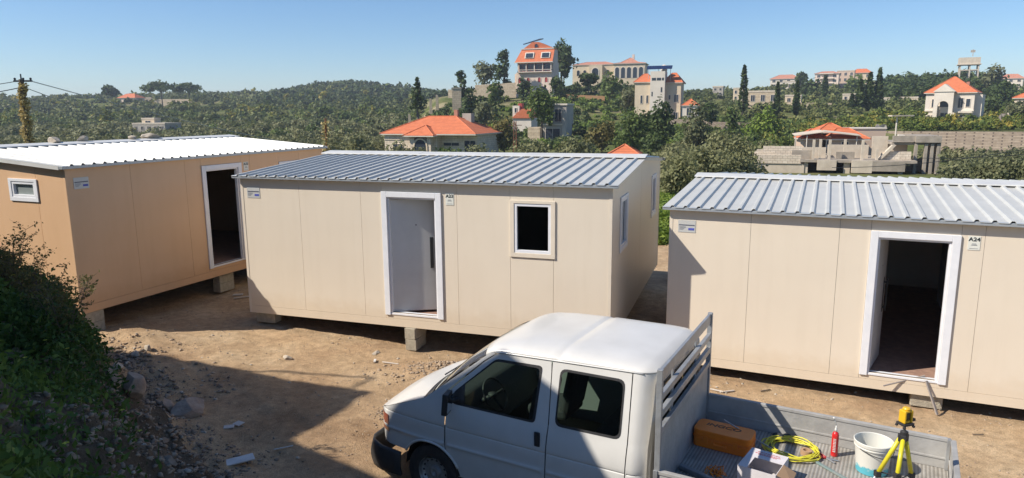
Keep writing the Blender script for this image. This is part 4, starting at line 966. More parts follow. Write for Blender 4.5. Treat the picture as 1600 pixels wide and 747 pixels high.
def tree(name, kind, px, yb, yt, wpx, D, label, m_='leaf_dark', group=None, n=None, leaf=None, trunk_frac=.12, dx=0, seed=None):
    base = at(px, yb, D); top = at(px, yt, D); gz = tz(base.x, D); z0 = min(base.z, gz) if gz < base.z + 1 else base.z - .5
    z0 = min(gz, base.z) if gz < base.z else gz
    Ht = top.z - z0; Wd = wpx / F_PX * D; cb = max(0, base.z - z0)      # crown starts where the photo shows its foot
    crown_h = (Ht - cb) * (1 - trunk_frac); seed = seed if seed is not None else int(px * 7 + yt)
    scale = F_PX * .64 / D     # px per metre in the render
    leaf = leaf or max(.05, 2.6 / scale)
    area = max(1., Wd * crown_h * 3.2); n = n or int(min(15000, max(500, area * 2.3 / (leaf * leaf))))
    root = thing(name, label, 'tree', (base.x, D, z0), random.uniform(0, 6), group)
    rg = np.random.default_rng(seed)
    P = crown_pts(kind, n, rg); mn, mx_ = np.percentile(P[:, 2], 1), np.percentile(P[:, 2], 99); P[:, 2] = (P[:, 2] - mn) / (mx_ - mn)
    wx = np.percentile(np.hypot(P[:, 0], P[:, 1]), 97); P[:, :2] *= .5 / wx
    P = P * np.array([Wd, Wd, crown_h]); nr = P - np.array([0, 0, crown_h * .5]); nr /= np.linalg.norm(nr, axis=1)[:, None] + 1e-6
    V, Fq, sh = leaf_quads(P, leaf * rg.uniform(.55, 1.35, n), rg, .2, 1.5, nr * .8)
    V[:, 2] += Ht - crown_h
    npmesh('crown', V, Fq, m_, root, sh)
    mb = MB(); tr = max(.05, Ht * .022); hh = Ht - crown_h * .35
    mb.tube([(0, 0, -.3), (tr * .4, 0, hh * .3), (-tr * .3, tr * .4, hh * .65), (0, 0, hh)], [tr * 1.3, tr, tr * .75, tr * .3], 7)
    if kind not in ('cypress',):
        for k in range(6):
            a_ = k * 1.1 + seed; zb = Ht - crown_h * rg.uniform(.55, 1.0); l_ = Wd * (.34 if kind != 'fir' else .25)
            mb.tube([(0, 0, zb - Wd * .08), (l_ * .5 * math.cos(a_), l_ * .5 * math.sin(a_), zb + crown_h * .10), (l_ * math.cos(a_), l_ * math.sin(a_), zb + crown_h * .27)], [tr * .5, tr * .35, tr * .15], 5)
    mb.build('trunk', 'bark', root, smooth=True)
    return root
def stuff_bushes(name, spots, m_, label, cat, leafk=1.0, kind='round', per=1.0):
    """spots: x, y, z, radius, height; one object"""
    Vs, Ss = [], []; rg = np.random.default_rng(len(name) + len(spots))
    protos = [crown_pts(kind, 1400, np.random.default_rng(900 + k)) for k in range(6)]
    for (x, y, z, r_, h_) in spots:
        D = max(y, 5); leaf = max(.10, 2.4 * leafk * D / (F_PX * .64)); n = int(np.clip(2.4 * per * r_ * h_ * 3 / (leaf * leaf), 26, 900))
        P = protos[rg.integers(6)][rg.integers(0, 1400, n)] * np.array([2.1 * r_, 2.1 * r_, h_ * 1.1]); a = rg.uniform(0, 6.28); c, s_ = math.cos(a), math.sin(a)
        P = np.stack([P[:, 0] * c - P[:, 1] * s_, P[:, 0] * s_ + P[:, 1] * c, P[:, 2] - h_ * .08], 1)
        nr = P - np.array([0, 0, h_ * .4]); nr /= np.linalg.norm(nr, axis=1)[:, None] + 1e-6
        V, _, sh = leaf_quads(P + np.array([x, y, z]), leaf * rg.uniform(.6, 1.3, n), rg, .3, 1.5, nr * .8)
        Vs.append(V); Ss.append(np.clip(sh + rg.normal(0, .18), 0, 1))
    V = np.concatenate(Vs); o = npmesh(name, V, np.arange(len(V)).reshape(-1, 4), m_, None, np.concatenate(Ss)); tag(o, label, cat, kind='stuff'); return o

# ------------------------------------------------------------------ the bank: grass, weeds, rubble
rg = np.random.default_rng(11)
def bank_points(n, tmin, tmax, x0, x1, y0, y1, dens=None):
    x = rg.uniform(x0, x1, n * 9); y = rg.uniform(y0, y1, n * 9); t_ = bank_t(x, y); ok = (t_ > tmin) & (t_ < tmax)
    if dens is not None: ok &= dens(x, y) > rg.uniform(0, 1, len(x))
    return x[ok][:n], y[ok][:n]
def veg_density(x, y):
    t_ = bank_t(x, y) - .5 * np.clip((10.2 - y) / 2.5, 0, 1) + .25 * vnoise(x, y, 6); d = np.clip((t_ - .25) / .7, 0, 1) * (.55 + .5 * (vnoise(x * .9, y * .9, 3) > -.25)); nearer = np.clip((y - 5.2) / 1.6, .18, 1)
    return d * nearer
x, y = bank_points(30000, .1, 4.2, -13, -.5, 2.2, 13.4, veg_density); z = yard(x, y)
k = 7; X = np.repeat(x, k) + rg.normal(0, .06, len(x) * k); Y = np.repeat(y, k) + rg.normal(0, .06, len(x) * k)
tuft = np.clip(vnoise(x * 1.3, y * 1.3, 5) * .5 + .5, .1, 1.3); Zb = np.repeat(z, k); Hh = np.repeat(.10 + .34 * tuft * rg.uniform(.3, 1, len(x)), k)
Zz = Zb + rg.uniform(0, 1, len(X)) ** .7 * Hh
V, Fq, sh = leaf_quads(np.stack([X, Y, Zz], 1), rg.uniform(.020, .045, len(X)), rg, .5, 2.0)
sh = np.clip(sh + np.repeat(.3 * (vnoise(x * .6, y * .6, 9)), k * 4), 0, 1)
o = npmesh('bank_weeds', V, Fq, 'leaf_bank', None, sh); tag(o, 'dark green weeds and grass covering the steep bank at left', 'weeds', kind='stuff')
# blades of grass
x, y = bank_points(9000, .1, 4.2, -13, -.5, 2.2, 13.4, veg_density); z = yard(x, y); n = len(x); a = rg.uniform(0, 6.28, n); h_ = rg.uniform(.12, .34, n); w_ = rg.uniform(.004, .008, n); ln = rg.uniform(.02, .16, n)
B = np.stack([x, y, z - .02], 1); d = np.stack([np.cos(a), np.sin(a), 0 * a], 1); pv_ = np.stack([-np.sin(a), np.cos(a), 0 * a], 1)
V = np.stack([B - pv_ * w_[:, None], B + pv_ * w_[:, None], B + d * ln[:, None] + np.array([0, 0, 1]) * h_[:, None] + pv_ * .001, B + d * ln[:, None] + np.array([0, 0, 1]) * h_[:, None] - pv_ * .001], 1).reshape(-1, 3)
o = npmesh('bank_grass', V, np.arange(4 * n).reshape(n, 4), 'leaf_bank', None, np.repeat(rg.uniform(.3, 1, n), 4)); tag(o, 'thin grass blades sprouting among the weeds on the bank', 'grass', kind='stuff')
x, y = bank_points(90, .5, 3, -12, -1.5, 3.2, 12, veg_density); z = yard(x, y) + rg.uniform(.2, .42, len(x)); mb = MB()
for a_, b2, c_ in zip(x, y, z):
    for j in range(5): w = j * 1.2566; mb.add([(a_, b2, c_), (a_ + .016 * math.cos(w - .5), b2 + .016 * math.sin(w - .5), c_ + .006), (a_ + .022 * math.cos(w), b2 + .022 * math.sin(w), c_ + .004), (a_ + .016 * math.cos(w + .5), b2 + .016 * math.sin(w + .5), c_ + .006)], [(0, 1, 2, 3)])
o = mb.build('bank_flowers', 'petal'); tag(o, 'scattered tiny yellow flowers among the bank weeds', 'flowers', kind='stuff')
# tall sprigs against the tan cabin
def sprig(px, py, zb, hgt, label, seed, spread=.35, m_='leaf_brownish', tall=5):
    rg2 = np.random.default_rng(seed); p = None
    for q in np.linspace(4, 13, 200):      # walk down the pixel ray until it meets the bank
        c_ = at(px, py, q)
        if c_.z < yz(c_.x, q) + .12: p = c_; break
    if p is None: p = at(px, py, 9)
    g0 = yz(p.x, p.y) - .05
    root = thing('weed_plant', label, 'plant', (p.x, p.y, g0), 0, 'tall weeds on the bank crest')
    mb = MB(); C = []
    for k in range(tall):
        a_ = rg2.uniform(0, 6.28); l_ = hgt * rg2.uniform(.6, 1); pts = [(0, 0, 0)]; x_, y_ = 0, 0
        for j in range(1, 7): x_ += math.cos(a_) * spread * l_ / 6 * rg2.uniform(.3, 1.4); y_ += math.sin(a_) * spread * l_ / 6 * rg2.uniform(.3, 1.4); pts.append((x_, y_, l_ * j / 6))
        mb.tube(pts, [.007, .006, .006, .005, .004, .003, .002], 4)
        for j in range(2, 7):
            for s_ in range(5):
                b_0 = Vector(pts[j]); a2 = rg2.uniform(0, 6.28); e_ = b_0 + Vector((math.cos(a2), math.sin(a2), rg2.uniform(.0, .9))) * hgt * .16; mb.tube([b_0, e_], [.002, .001], 3)
                for q in range(5): C.append(b_0.lerp(e_, rg2.uniform(.3, 1.1)) + Vector(rg2.normal(0, .012, 3)))
    mb.build('stem', 'bark', root)
    V, Fq, sh = leaf_quads(np.array([tuple(c_) for c_ in C]), rg2.uniform(.012, .028, len(C)), rg2, .3, 1.8); npmesh('leaves', V, Fq, m_, root, sh)
sprig(18, 455, 0, .95, 'tall sparse weed at the far left edge against the tan wall', 1, .3, tall=8)
sprig(48, 470, 0, .80, 'bushy tall weed beside the left edge in front of tan wall', 2, .4, tall=8)
sprig(78, 492, 0, .70, 'thin leaning weed stem in front of the tan end wall', 3, .5)
sprig(100, 520, 0, .75, 'tall weed with small leaves nearest the tan cabin corner', 4, .5, tall=6)
sprig(5, 440, 0, .70, 'low bushy weed cut by the left edge of the view', 5, .5, tall=8)
# rubble
def stones(n, pts, s0, s1, seed, name, m_, label, cat='rubble', flat=.55):
    rg2 = np.random.default_rng(seed); protos = []
    for k in range(8):
        mb = MB(); mb.rock((0, 0, 0), 1, rg2.uniform(.55, 1), flat * rg2.uniform(.6, 1.2), seed * 10 + k, n=1); protos.append((np.array(mb.v), np.array(mb.f)))
    Vs, Fs, o_ = [], [], 0
    for (x_, y_, z_) in pts:
        v_, f_ = protos[rg2.integers(8)]; s_ = s0 + (s1 - s0) * rg2.uniform(0, 1) ** 3; a_ = rg2.uniform(0, 6.28); b2 = rg2.normal(0, .35)
        Rm = np.array(Matrix.Rotation(a_, 3, 'Z') @ Matrix.Rotation(b2, 3, 'X')); Vs.append(v_ @ Rm.T * s_ + np.array([x_, y_, z_ + s_ * .12])); Fs.append(f_ + o_); o_ += len(v_)
    o = npmesh(name, np.concatenate(Vs), np.concatenate(Fs), m_); tag(o, label, cat, kind='stuff'); return o
def rub_den(x, y):
    t_ = bank_t(x, y); return np.clip(1 - np.abs(t_ - .0) / (.75 + .35 * vnoise(x, y, 2)), 0, 1) * np.clip((11.6 - y) / 1.0, 0, 1) + .95 * (t_ > .1) * (t_ < 2.6) * (y < 7.9) * (vnoise(x * 1.2, y * 1.2, 7) > -.3)
for m_, sd, nn, lb, s0, s1 in (('dark_stone', 1, 6500, 'dark broken rubble stones along the foot of the bank', .010, .065), ('stone', 2, 4200, 'brown rubble stones spilled along the bank foot', .010, .065), ('pale_stone', 3, 340, 'pale broken stone chips scattered over the bank rubble', .012, .065)):
    x, y = bank_points(nn, -1.2, 2.6, -7.6, -.8, 3.0, 12.0, rub_den); z = yard(x, y); stones(nn, list(zip(x, y, z)), s0, s1, sd, 'rubble', m_, lb)
# pebbles over the yard
def pts_yard(n, x0, x1, y0, y1, den):
    x = rg.uniform(x0, x1, n * 4); y = rg.uniform(y0, y1, n * 4); ok = (bank_t(x, y) < 0) & (den(x, y) > rg.uniform(0, 1, len(x))); x, y = x[ok][:n], y[ok][:n]; return list(zip(x, y, yard(x, y)))
stones(0, pts_yard(8500, -8, 9, 6.5, 15, lambda x, y: .35 + .6 * (vnoise(x * .7, y * .9, 8) > .3)), .004, .026, 5, 'gravel', 'stone', 'brown gravel scattered over the dirt yard', 'gravel')
stones(0, pts_yard(420, -7, 9, 6.8, 14, lambda x, y: .3 + .7 * (vnoise(x * .5, y * .8, 1) > .4)), .012, .042, 6, 'stone_chips', 'pale_stone', 'pale stone chips scattered over the dirt yard', 'stone chips')
pl_ = [(rg.normal(-1.0, .5), rg.normal(10.35, .25)) for _ in range(900)]
stones(0, [(a_, b2, yz(a_, b2)) for a_, b2 in pl_], .01, .05, 7, 'earth_heap', 'stone', 'low heap of loose stones and earth behind the truck cab', 'earth heap')
pl_ = [(rg.normal(-1.75, .13), rg.normal(8.9, .16)) for _ in range(90)]
stones(0, [(a_, b2, yz(a_, b2)) for a_, b2 in pl_], .01, .05, 8, 'clods', 'dark_stone', 'small dark clods of earth in front of the truck nose', 'clods')
# single rocks and litter, placed where the photograph shows them on the yard surface
def hit(px, py):
    for q in np.linspace(3, 24, 1500):
        c_ = at(px, py, q)
        if c_.z < yz(c_.x, q): return Vector((c_.x, q, yz(c_.x, q)))
    return onz(px, py, 0)
def rock(px, py, sx, sy, sz, seed, m_, label, name='rock', rot=0, cat='rock'):
    p = hit(px, py); mb = MB(); mb.rock((0, 0, 0), sx * 1.25, sy * 1.25, sz * 1.2, seed, 4); o = mb.build(name, m_, autosmooth=14); o.location = (p.x, p.y, p.z + sz * .45); o.rotation_euler = (0, 0, rot); tag(o, label, cat)
mat('bank_rock', (.44, .33, .24), .95, 0, (.30, .21, .15), 5, 1, 14)
rock(301, 646, .22, .15, .13, 31, 'bank_rock', 'large brown boulder with a flat top at the rubble edge', rot=-.3)
rock(262, 640, .12, .10, .10, 38, 'bank_rock', 'rounded brown rock just left of the large boulder')
rock(205, 614, .11, .13, .17, 33, 'bank_rock', 'tall pale brown rock face on the bank above the red can', rot=.8)
rock(178, 600, .08, .09, .12, 35, 'bank_rock', 'brown rock at the top of the rubble near the cabin corner', rot=.3)
rock(213, 555, .11, .06, .04, 36, 'pale_stone', 'flat pale stone in the rubble nearest the tan cabin')
rock(232, 547, .05, .07, .08, 37, 'pale_stone', 'upright white stone at the rubble corner')
rock(450, 560, .09, .06, .035, 41, 'pale_stone', 'single pale stone lying in the sunlit yard before cabin A23')
rock(588, 553, .08, .05, .03, 42, 'pale_stone', 'pale flat stone near the block pair under cabin A23')
rock(185, 575, .09, .06, .05, 43, 'pale_stone', 'white stone chip on the bank edge above the rubble')
rock(255, 690, .07, .05, .03, 44, 'dark_stone', 'grey angular stone in the middle of the rubble strip')
rock(265, 725, .09, .06, .05, 45, 'dark_stone', 'grey blocky stone at the bottom of the rubble strip')
mat('board_white', (.68, .65, .60), .6, 0, (.56, .53, .48), 6); mat('tile_cream', (.55, .49, .42), .6)
def slab(px, py, hx, hy, hz_, rz, m_, name, label, cat, tilt=0., lift=.012):
    p = hit(px, py); mb = MB(); mb.box(-hx, hx, -hy, hy, -hz_, hz_); o = mb.build(name, m_, bevel=min(.004, hz_ * .4)); o.location = (p.x, p.y, p.z + hz_ + lift); o.rotation_euler = (tilt, 0, rz); tag(o, label, cat); return o
slab(375, 724, .155, .065, .008, .55, 'board_white', 'board', 'white rectangular board offcut on the shaded ground', 'board', .10, .03)
slab(358, 669, .062, .045, .006, .3, 'tile_cream', 'tile_piece', 'cream tile piece lying on the shaded ground, left of the pair', 'tile')
slab(373, 664, .058, .050, .006, -.5, 'tile_cream', 'tile_piece', 'cream tile piece on the shaded ground, right one of the pair', 'tile', .05)
slab(443, 702, .11, .006, .006, .45, 'board_white', 'white_strip', 'thin white strip lying on the shaded ground near the truck', 'strip')
slab(610, 569, .15, .012, .006, -.35, 'tile_cream', 'wood_strip', 'thin pale strip of wood among litter before cabin A23', 'strip')
slab(586, 566, .02, .06, .01, .1, 'board_white', 'plastic_piece', 'short white plastic piece beside the wood strip', 'plastic')
slab(1120, 612, .10, .012, .008, -.6, 'tile_cream', 'splinter', 'pale wood splinter on the ground before cabin A24, left one', 'wood scrap', .1)
slab(1136, 614, .12, .014, .008, .25, 'tile_cream', 'splinter', 'pale wood splinter on the ground before cabin A24, right one', 'wood scrap', -.1)
slab(1196, 612, .09, .010, .008, .35, 'bark', 'twig', 'dark twig lying on the ground before cabin A24', 'twig')
slab(1528, 681, .07, .008, .006, -.1, 'bark', 'twig', 'short dark twig on the dirt right of the tripod', 'twig')
slab(372, 462, .10, .05, .01, .2, 'tile_cream', 'tile_piece', 'pale tile piece in the shade by the tan cabin block', 'tile')
slab(378, 466, .16, .02, .01, .5, 'tile_cream', 'wood_strip', 'pale strip in the shade between the tan and middle cabins', 'strip')
rc = hit(210, 603); rcn = thing('drink_can', 'crushed red and silver drink can lying in the rubble', 'can', (rc.x, rc.y, rc.z + .05), .5)
mb = MB(); mb.tube([(-.075, 0, 0), (-.06, 0, 0), (.06, 0, .01), (.07, 0, .01)], [.028, .034, .032, .026], 12); mb.build('can_body', 'can_red', rcn, smooth=True)
mb = MB(); mb.tube([(.07, 0, .01), (.10, 0, .012)], [.028, .024], 12); mb.build('can_end', 'chrome', rcn, smooth=True)
# thin board leaning from the sill of cabin A24
cr24 = c24.rotation_euler.z
def c24p(lx, ly, lz): return Vector(c24.location) + Vector((lx * math.cos(cr24) - ly * math.sin(cr24), lx * math.sin(cr24) + ly * math.cos(cr24), lz))
mat('grey_wood', (.30, .26, .23), .8)
bar('plank', c24p(3.15, -.10, .10), c24p(3.68, .10, .262), .02, .02, 'grey_wood', 'thin grey stick resting on the door sill of cabin A24', 'stick')
gz_ = yz(*c24p(3.86, -.25, 0).xy); bar('plank', c24p(3.68, -.03, .235), (c24p(3.84, -.16, 0).x, c24p(3.84, -.16, 0).y, gz_ + .02), .04, .02, 'grey_wood', 'grey wooden strip leaning from the sill to the ground by the block', 'stick')
# ------------------------------------------------------------------ background buildings
m, t, b = new_mat('roof_tile')
tc = t.nodes.new('ShaderNodeTexCoord'); n = noise_node(t, tc.outputs['Object'], 1.5, 6, .7)
r = ramp_node(t, [(.3, (.50, .13, .05)), (.7, (.68, .20, .08))]); t.links.new(n.outputs[0], r.inputs[0])
w_ = t.nodes.new('ShaderNodeTexWave'); w_.bands_direction = 'Z'; w_.inputs['Scale'].default_value = 1.6; t.links.new(tc.outputs['Object'], w_.inputs[0])
r2 = ramp_node(t, [(.1, (.72, .7, .7)), (.5, (1, 1, 1))]); t.links.new(w_.outputs[0], r2.inputs[0])
t.links.new(mixc(t, .7, r.outputs[0], r2.outputs[0], 'MULTIPLY'), b.inputs['Base Color']); b.inputs['Roughness'].default_value = .8
mat('roof_tile_pale', (.50, .23, .15), .85, 0, (.40, .17, .11), 1.5)
def brick_mat(name, c1, c2, mortar, sc=1.0, bw=.5, bh=.25):
    m, t, b = new_mat(name); tc = t.nodes.new('ShaderNodeTexCoord'); br = t.nodes.new('ShaderNodeTexBrick')
    mp = t.nodes.new('ShaderNodeMapping'); mp.inputs['Rotation'].default_value = (R(90), 0, 0)
    geo = t.nodes.new('ShaderNodeSeparateXYZ'); t.links.new(tc.outputs['Object'], geo.inputs[0]); cb = t.nodes.new('ShaderNodeCombineXYZ')
    ad = t.nodes.new('ShaderNodeMath'); t.links.new(geo.outputs[0], ad.inputs[0]); t.links.new(geo.outputs[1], ad.inputs[1]); t.links.new(ad.outputs[0], cb.inputs[0]); t.links.new(geo.outputs[2], cb.inputs[1])
    t.links.new(cb.outputs[0], br.inputs['Vector'])
    br.inputs['Color1'].default_value = (*c1, 1); br.inputs['Color2'].default_value = (*c2, 1); br.inputs['Mortar'].default_value = (*mortar, 1)
    br.inputs['Scale'].default_value = sc; br.inputs['Brick Width'].default_value = bw; br.inputs['Row Height'].default_value = bh; br.inputs['Mortar Size'].default_value = .02
    n = noise_node(t, tc.outputs['Object'], 2.0, 5); r = ramp_node(t, [(.3, (.78, .76, .74)), (.7, (1.05, 1.05, 1.05))]); t.links.new(n.outputs[0], r.inputs[0])
    t.links.new(mixc(t, 1., br.outputs[0], r.outputs[0], 'MULTIPLY'), b.inputs['Base Color']); b.inputs['Roughness'].default_value = .9
brick_mat('stone_cladding', (.74, .63, .48), (.67, .56, .42), (.48, .39, .29), 1, .8, .3)
brick_mat('block_wall', (.76, .66, .52), (.68, .57, .44), (.42, .35, .27), 1, .5, .25)
brick_mat('rubble_wall', (.48, .38, .28), (.35, .27, .20), (.17, .13, .10), 1, .42, .24)
brick_mat('beige_stone', (.60, .49, .34), (.50, .40, .27), (.32, .25, .17), 1, 1.0, .5)
mat('beige_plaster', (.66, .54, .38), .85, 0, (.60, .48, .33), .7); mat('pink_plaster', (.76, .61, .49), .85, 0, (.68, .53, .42), .7); mat('white_plaster', (.72, .64, .53), .85, 0, (.64, .56, .46), .6)
mat('rose_plaster', (.58, .43, .32), .85); mat('grey_plaster', (.46, .41, .34), .85, 0, (.36, .32, .27), .6); mat('raw_concrete', (.40, .34, .27), .9, 0, (.27, .23, .18), 1.2); mat('pale_concrete', (.62, .53, .41), .9, 0, (.50, .42, .32), 1.2)
mat('shutter_red', (.36, .05, .04), .6); mat('solar_blue', (.02, .035, .09), .2, .2); mat('rust', (.26, .09, .045), .8, 0, (.14, .06, .035), 8); mat('brass_wood', (.34, .26, .10), .8, 0, (.20, .15, .07), 7)
mat('ochre_door', (.40, .22, .10), .7)

def house(name, label, px, yb, D, rot=0, cat='house', group=None, down=1.5):
    p = at(px, yb, D); h = thing(name, label, cat, (p.x, D, p.z), rot, group); h['k_'] = F_PX / D; del h['k_']; return h
def part(par, name, m_, *boxes, bevel=0):
    mb = MB()
    for b_ in boxes: mb.box(*b_)
    return mb.build(name, m_, par, bevel=bevel)
def parts(par, name, m_, *boxes):
    for b_ in boxes: part(par, name, m_, b_)
def windows(par, lst, face='front', y=0., w_mat='white_plaster', arch_=False, frame=.08, pm='far_pane'):
    """lst of (x0,x1,z0,z1) on the plane y (front, looking to -y) or x=y for sides"""
    for (a0, a1, z0, z1) in lst:
        mb = MB(); f = frame; d = .10
        def bx(m_, p, q, r_, s_, da, db):
            if face == 'front': m_.box(p, q, y - db, y - da, r_, s_)
            elif face == 'left': m_.box(y - db, y - da, p, q, r_, s_)
            else: m_.box(y + da, y + db, p, q, r_, s_)
        if arch_:
            cx0 = (a0 + a1) / 2; r0 = (a1 - a0) / 2; zs = z1 - r0
            out = [(a0 - f, z0), (a0 - f, zs)] + [(cx0 - (r0 + f) * math.cos(w), zs + (r0 + f) * math.sin(w)) for w in np.linspace(0, math.pi, 9)] + [(a1 + f, z0)]
            inn = [(a0, z0), (a0, zs)] + [(cx0 - r0 * math.cos(w), zs + r0 * math.sin(w)) for w in np.linspace(0, math.pi, 9)] + [(a1, z0)]
            for i in range(len(out) - 1):
                q = [out[i], out[i + 1], inn[i + 1], inn[i]]
                P_ = [(u_, y - .12, v_) if face == 'front' else (y - .12 if face == 'left' else y + .12, u_, v_) for u_, v_ in q]
                mb.prism(P_, (0, .115, 0) if face == 'front' else ((.115, 0, 0) if face == 'left' else (-.115, 0, 0)))
            o = mb.build('window', w_mat, par); mb = MB()
            P_ = [(u_, y - .03, v_) if face == 'front' else (y - .03 if face == 'left' else y + .03, u_, v_) for u_, v_ in inn]
            mb.prism(P_, (0, .02, 0) if face == 'front' else ((.02, 0, 0) if face == 'left' else (-.02, 0, 0))); mb.build('pane', pm, o)
        else:
            for q in ((a0 - f, a1 + f, z1, z1 + f), (a0 - f * 1.5, a1 + f * 1.5, z0 - f, z0), (a0 - f, a0, z0, z1), (a1, a1 + f, z0, z1)): bx(mb, *q, .003, d)
            if a1 - a0 > .9: bx(mb, (a0 + a1) / 2 - .03, (a0 + a1) / 2 + .03, z0, z1, .045, .07)
            o = mb.build('window', w_mat, par); mb = MB(); bx(mb, a0, a1, z0, z1, .005, .04); mb.build('pane', pm, o)
def hip(par, x0, x1, y0, y1, z, h, ov=.4, ridge=None, m_='roof_tile', name='roof', trim='white_plaster', th_=.12, along='x'):
    x0 -= ov; x1 += ov; y0 -= ov; y1 += ov; w, d = x1 - x0, y1 - y0
    if ridge is None: ridge = max(0., (w - d) if along == 'x' else (d - w))
    cx0, cy0 = (x0 + x1) / 2, (y0 + y1) / 2
    if along == 'x': r1, r2 = (cx0 - ridge / 2 - .01, cy0, z + h), (cx0 + ridge / 2 + .01, cy0, z + h)
    else: r1, r2 = (cx0, cy0 - ridge / 2 - .01, z + h), (cx0, cy0 + ridge / 2 + .01, z + h)
    mb = MB(); A, B_, C_, D_ = (x0, y0, z + th_), (x1, y0, z + th_), (x1, y1, z + th_), (x0, y1, z + th_)
    V_ = [A, B_, C_, D_, r1, r2]
    fs = [(0, 1, 5, 4), (1, 2, 5), (2, 3, 4, 5), (3, 0, 4)] if along == 'x' else [(0, 1, 4), (1, 2, 5, 4), (2, 3, 5), (3, 0, 4, 5)]
    mb.add(V_, fs + [(3, 2, 1, 0)]); o = mb.build(name, m_, par)
    mb = MB(); mb.box(x0 + .03, x1 - .03, y0 + .03, y1 - .03, z - .05, z + th_ - .003); mb.build('eave', trim, o)
    mb = MB()
    for a_, b2 in ((A, r1), (B_, r2 if along == 'x' else r1), (C_, r2), (D_, r1 if along == 'x' else r2), (r1, r2)): mb.tube([a_, b2], .09, 5)
    mb.build('hip_tiles', m_, o)
    return o
def fx(o, px):       # local x on the front line of a building where a pixel column falls
    r = ray(px, 180); u = r[0] / r[1]; c, s = math.cos(o.rotation_euler.z), math.sin(o.rotation_euler.z); return (u * o.location.y - o.location.x) / (c - u * s)
s1 = lambda px_, D: px_ / F_PX * D        # pixels to metres at a distance

# red-roofed villa in the valley (px 587-750)
D = 100; k = s1(1, D)
v1 = house('villa', 'stone villa with broad red hip roof and arched porch in the valley', 602, 246, D, -.36, 'villa')
Wv = fx(v1, 740)
part(v1, 'wall', 'stone_cladding', (0, Wv * .60, 0, 9, -1, 3.3), (Wv * .60, Wv, 1.2, 9, -1, 3.3), (Wv * .38, Wv * .52, -1.0, -.002, 2.95, 3.3), (Wv * .33, Wv * .38, -1.0, -.002, -1, 3.3), (Wv * .52, Wv * .565, -1.0, -.002, -1, 3.3), (-.01, Wv * .2, -.1, -.002, 2.5, 2.7))
hip(v1, 0, Wv, 0, 9, 3.25, 2.45, .5, 4.4); hip(v1, Wv * .30, Wv * .60, -1.4, 3, 3.05, 1.45, .3, .2, along='y')
windows(v1, [(Wv * .10, Wv * .21, .35, 1.9)], y=0, w_mat='stone_cladding'); windows(v1, [(Wv * .385, Wv * .515, -1, 2.6)], y=-1.0, arch_=True, w_mat='beige_plaster', frame=.2)
windows(v1, [(Wv * .63, Wv * .80, 1.7, 2.1), (Wv * .63, Wv * .80, 0, .5), (Wv * .86, Wv * .98, -.8, 2.4)], y=1.2, w_mat='stone_cladding')
part(v1, 'chimney', 'roof_tile_pale', (Wv * .62, Wv * .66, 5, 5.6, 4.6, 6.6)); part(v1, 'chimney', 'grey_plaster', (Wv * .70, Wv * .80, 5.4, 6.6, 4.4, 6.1))
# hilltop villa with mansard roof (803-868, 72-142)
D = 225; k = s1(1, D); v2 = house('villa', 'pale rose hilltop villa with steep red mansard roof and loggia', 803, 144, D, -.32, 'villa'); w = fx(v2, 862)
part(v2, 'wall', 'pink_plaster', (.8, w, 0, 9, -2, 6.0), (0, .8, 1, 6, -2, 5.6), (.9, w - .1, 1.6, 9, 6.0, 9.2), (2.0, w - .2, 2.0, 8, 9.1, 13))
part(v2, 'balcony', 'white_plaster', (1.4, w + .2, -.9, 0, 5.9, 6.15), *[(1.5 + i * (w - 1.7) / 4, 1.75 + i * (w - 1.7) / 4, -.8, -.55, 6.15, 8.7) for i in range(5)], (1.4, w + .2, -.9, 1.6, 8.7, 8.95), (1.5, w, -.86, -.80, 6.6, 6.75))
mb = MB(); mb.prism([(.6, -1.1, 8.95), (w + .5, -1.1, 8.95), (w + .5, 1.5, 13.0), (2.2, 1.5, 13.0)], (0, .25, 0)); mb.prism([(.6, -1.0, 8.95), (2.2, 1.6, 13.0), (2.2, 8, 13), (.6, 9, 8.95)], (.1, 0, 0)); mb.build('roof', 'roof_tile', v2)
part(v2, 'cornice', 'white_plaster', (2.0, w + .3, 1.2, 1.9, 13.0, 13.25), (.5, w + .6, -1.3, -1.0, 8.8, 9.05))
mb = MB(); mb.prism([(2.6, 1.6, 13.2), (w, 1.6, 13.2), (w * .62, 1.6, 15.2), (w * .45, 1.6, 15.2)], (0, 6, 0)); mb.build('roof', 'roof_tile', v2)
mb = MB(); mb.prism([(2.2, 3, 14.6), (w * .62, 3, 16.0), (w * .66, 5.4, 16.3), (2.0, 5.4, 14.9)], (0, 0, .3)); mb.build('solar_panel', 'solar_blue', v2)
mb = MB()
for x_ in (w * .30, w * .72):
    mb = MB(); mb.prism([(x_, -.35, 10.2), (x_ + 2.9, -.35, 10.2), (x_ + 2.9, .75, 12.0), (x_, .75, 12.0)], (0, -.25, 0)); o = mb.build('dormer', 'white_plaster', v2)
    mb = MB(); mb.prism([(x_ + .35, -.52, 10.45), (x_ + 2.55, -.52, 10.45), (x_ + 2.55, .32, 11.75), (x_ + .35, .32, 11.75)], (0, -.14, 0)); mb.build('pane', 'far_pane', o)
windows(v2, [(w * .52, w * .60, 13.5, 14.6)], y=1.6, arch_=True, w_mat='shutter_red')
windows(v2, [(1.6 + i * (w - 1.9) / 4 + .3, 1.6 + (i + 1) * (w - 1.9) / 4 - .2, 6.3, 8.5) for i in range(4)], y=1.6 - 1.6, w_mat='shutter_red')
windows(v2, [(w * .12, w * .2, 2.8, 4.3), (w * .64, w * .71, 2.9, 4.4), (w * .82, w * .89, 2.9, 4.4), (w * .35, w * .42, 2.8, 4.4)], y=0, arch_=True, pm='shutter_red'); windows(v2, [(w * .62, w * .9, -.4, 1.6)], y=0, arch_=True)
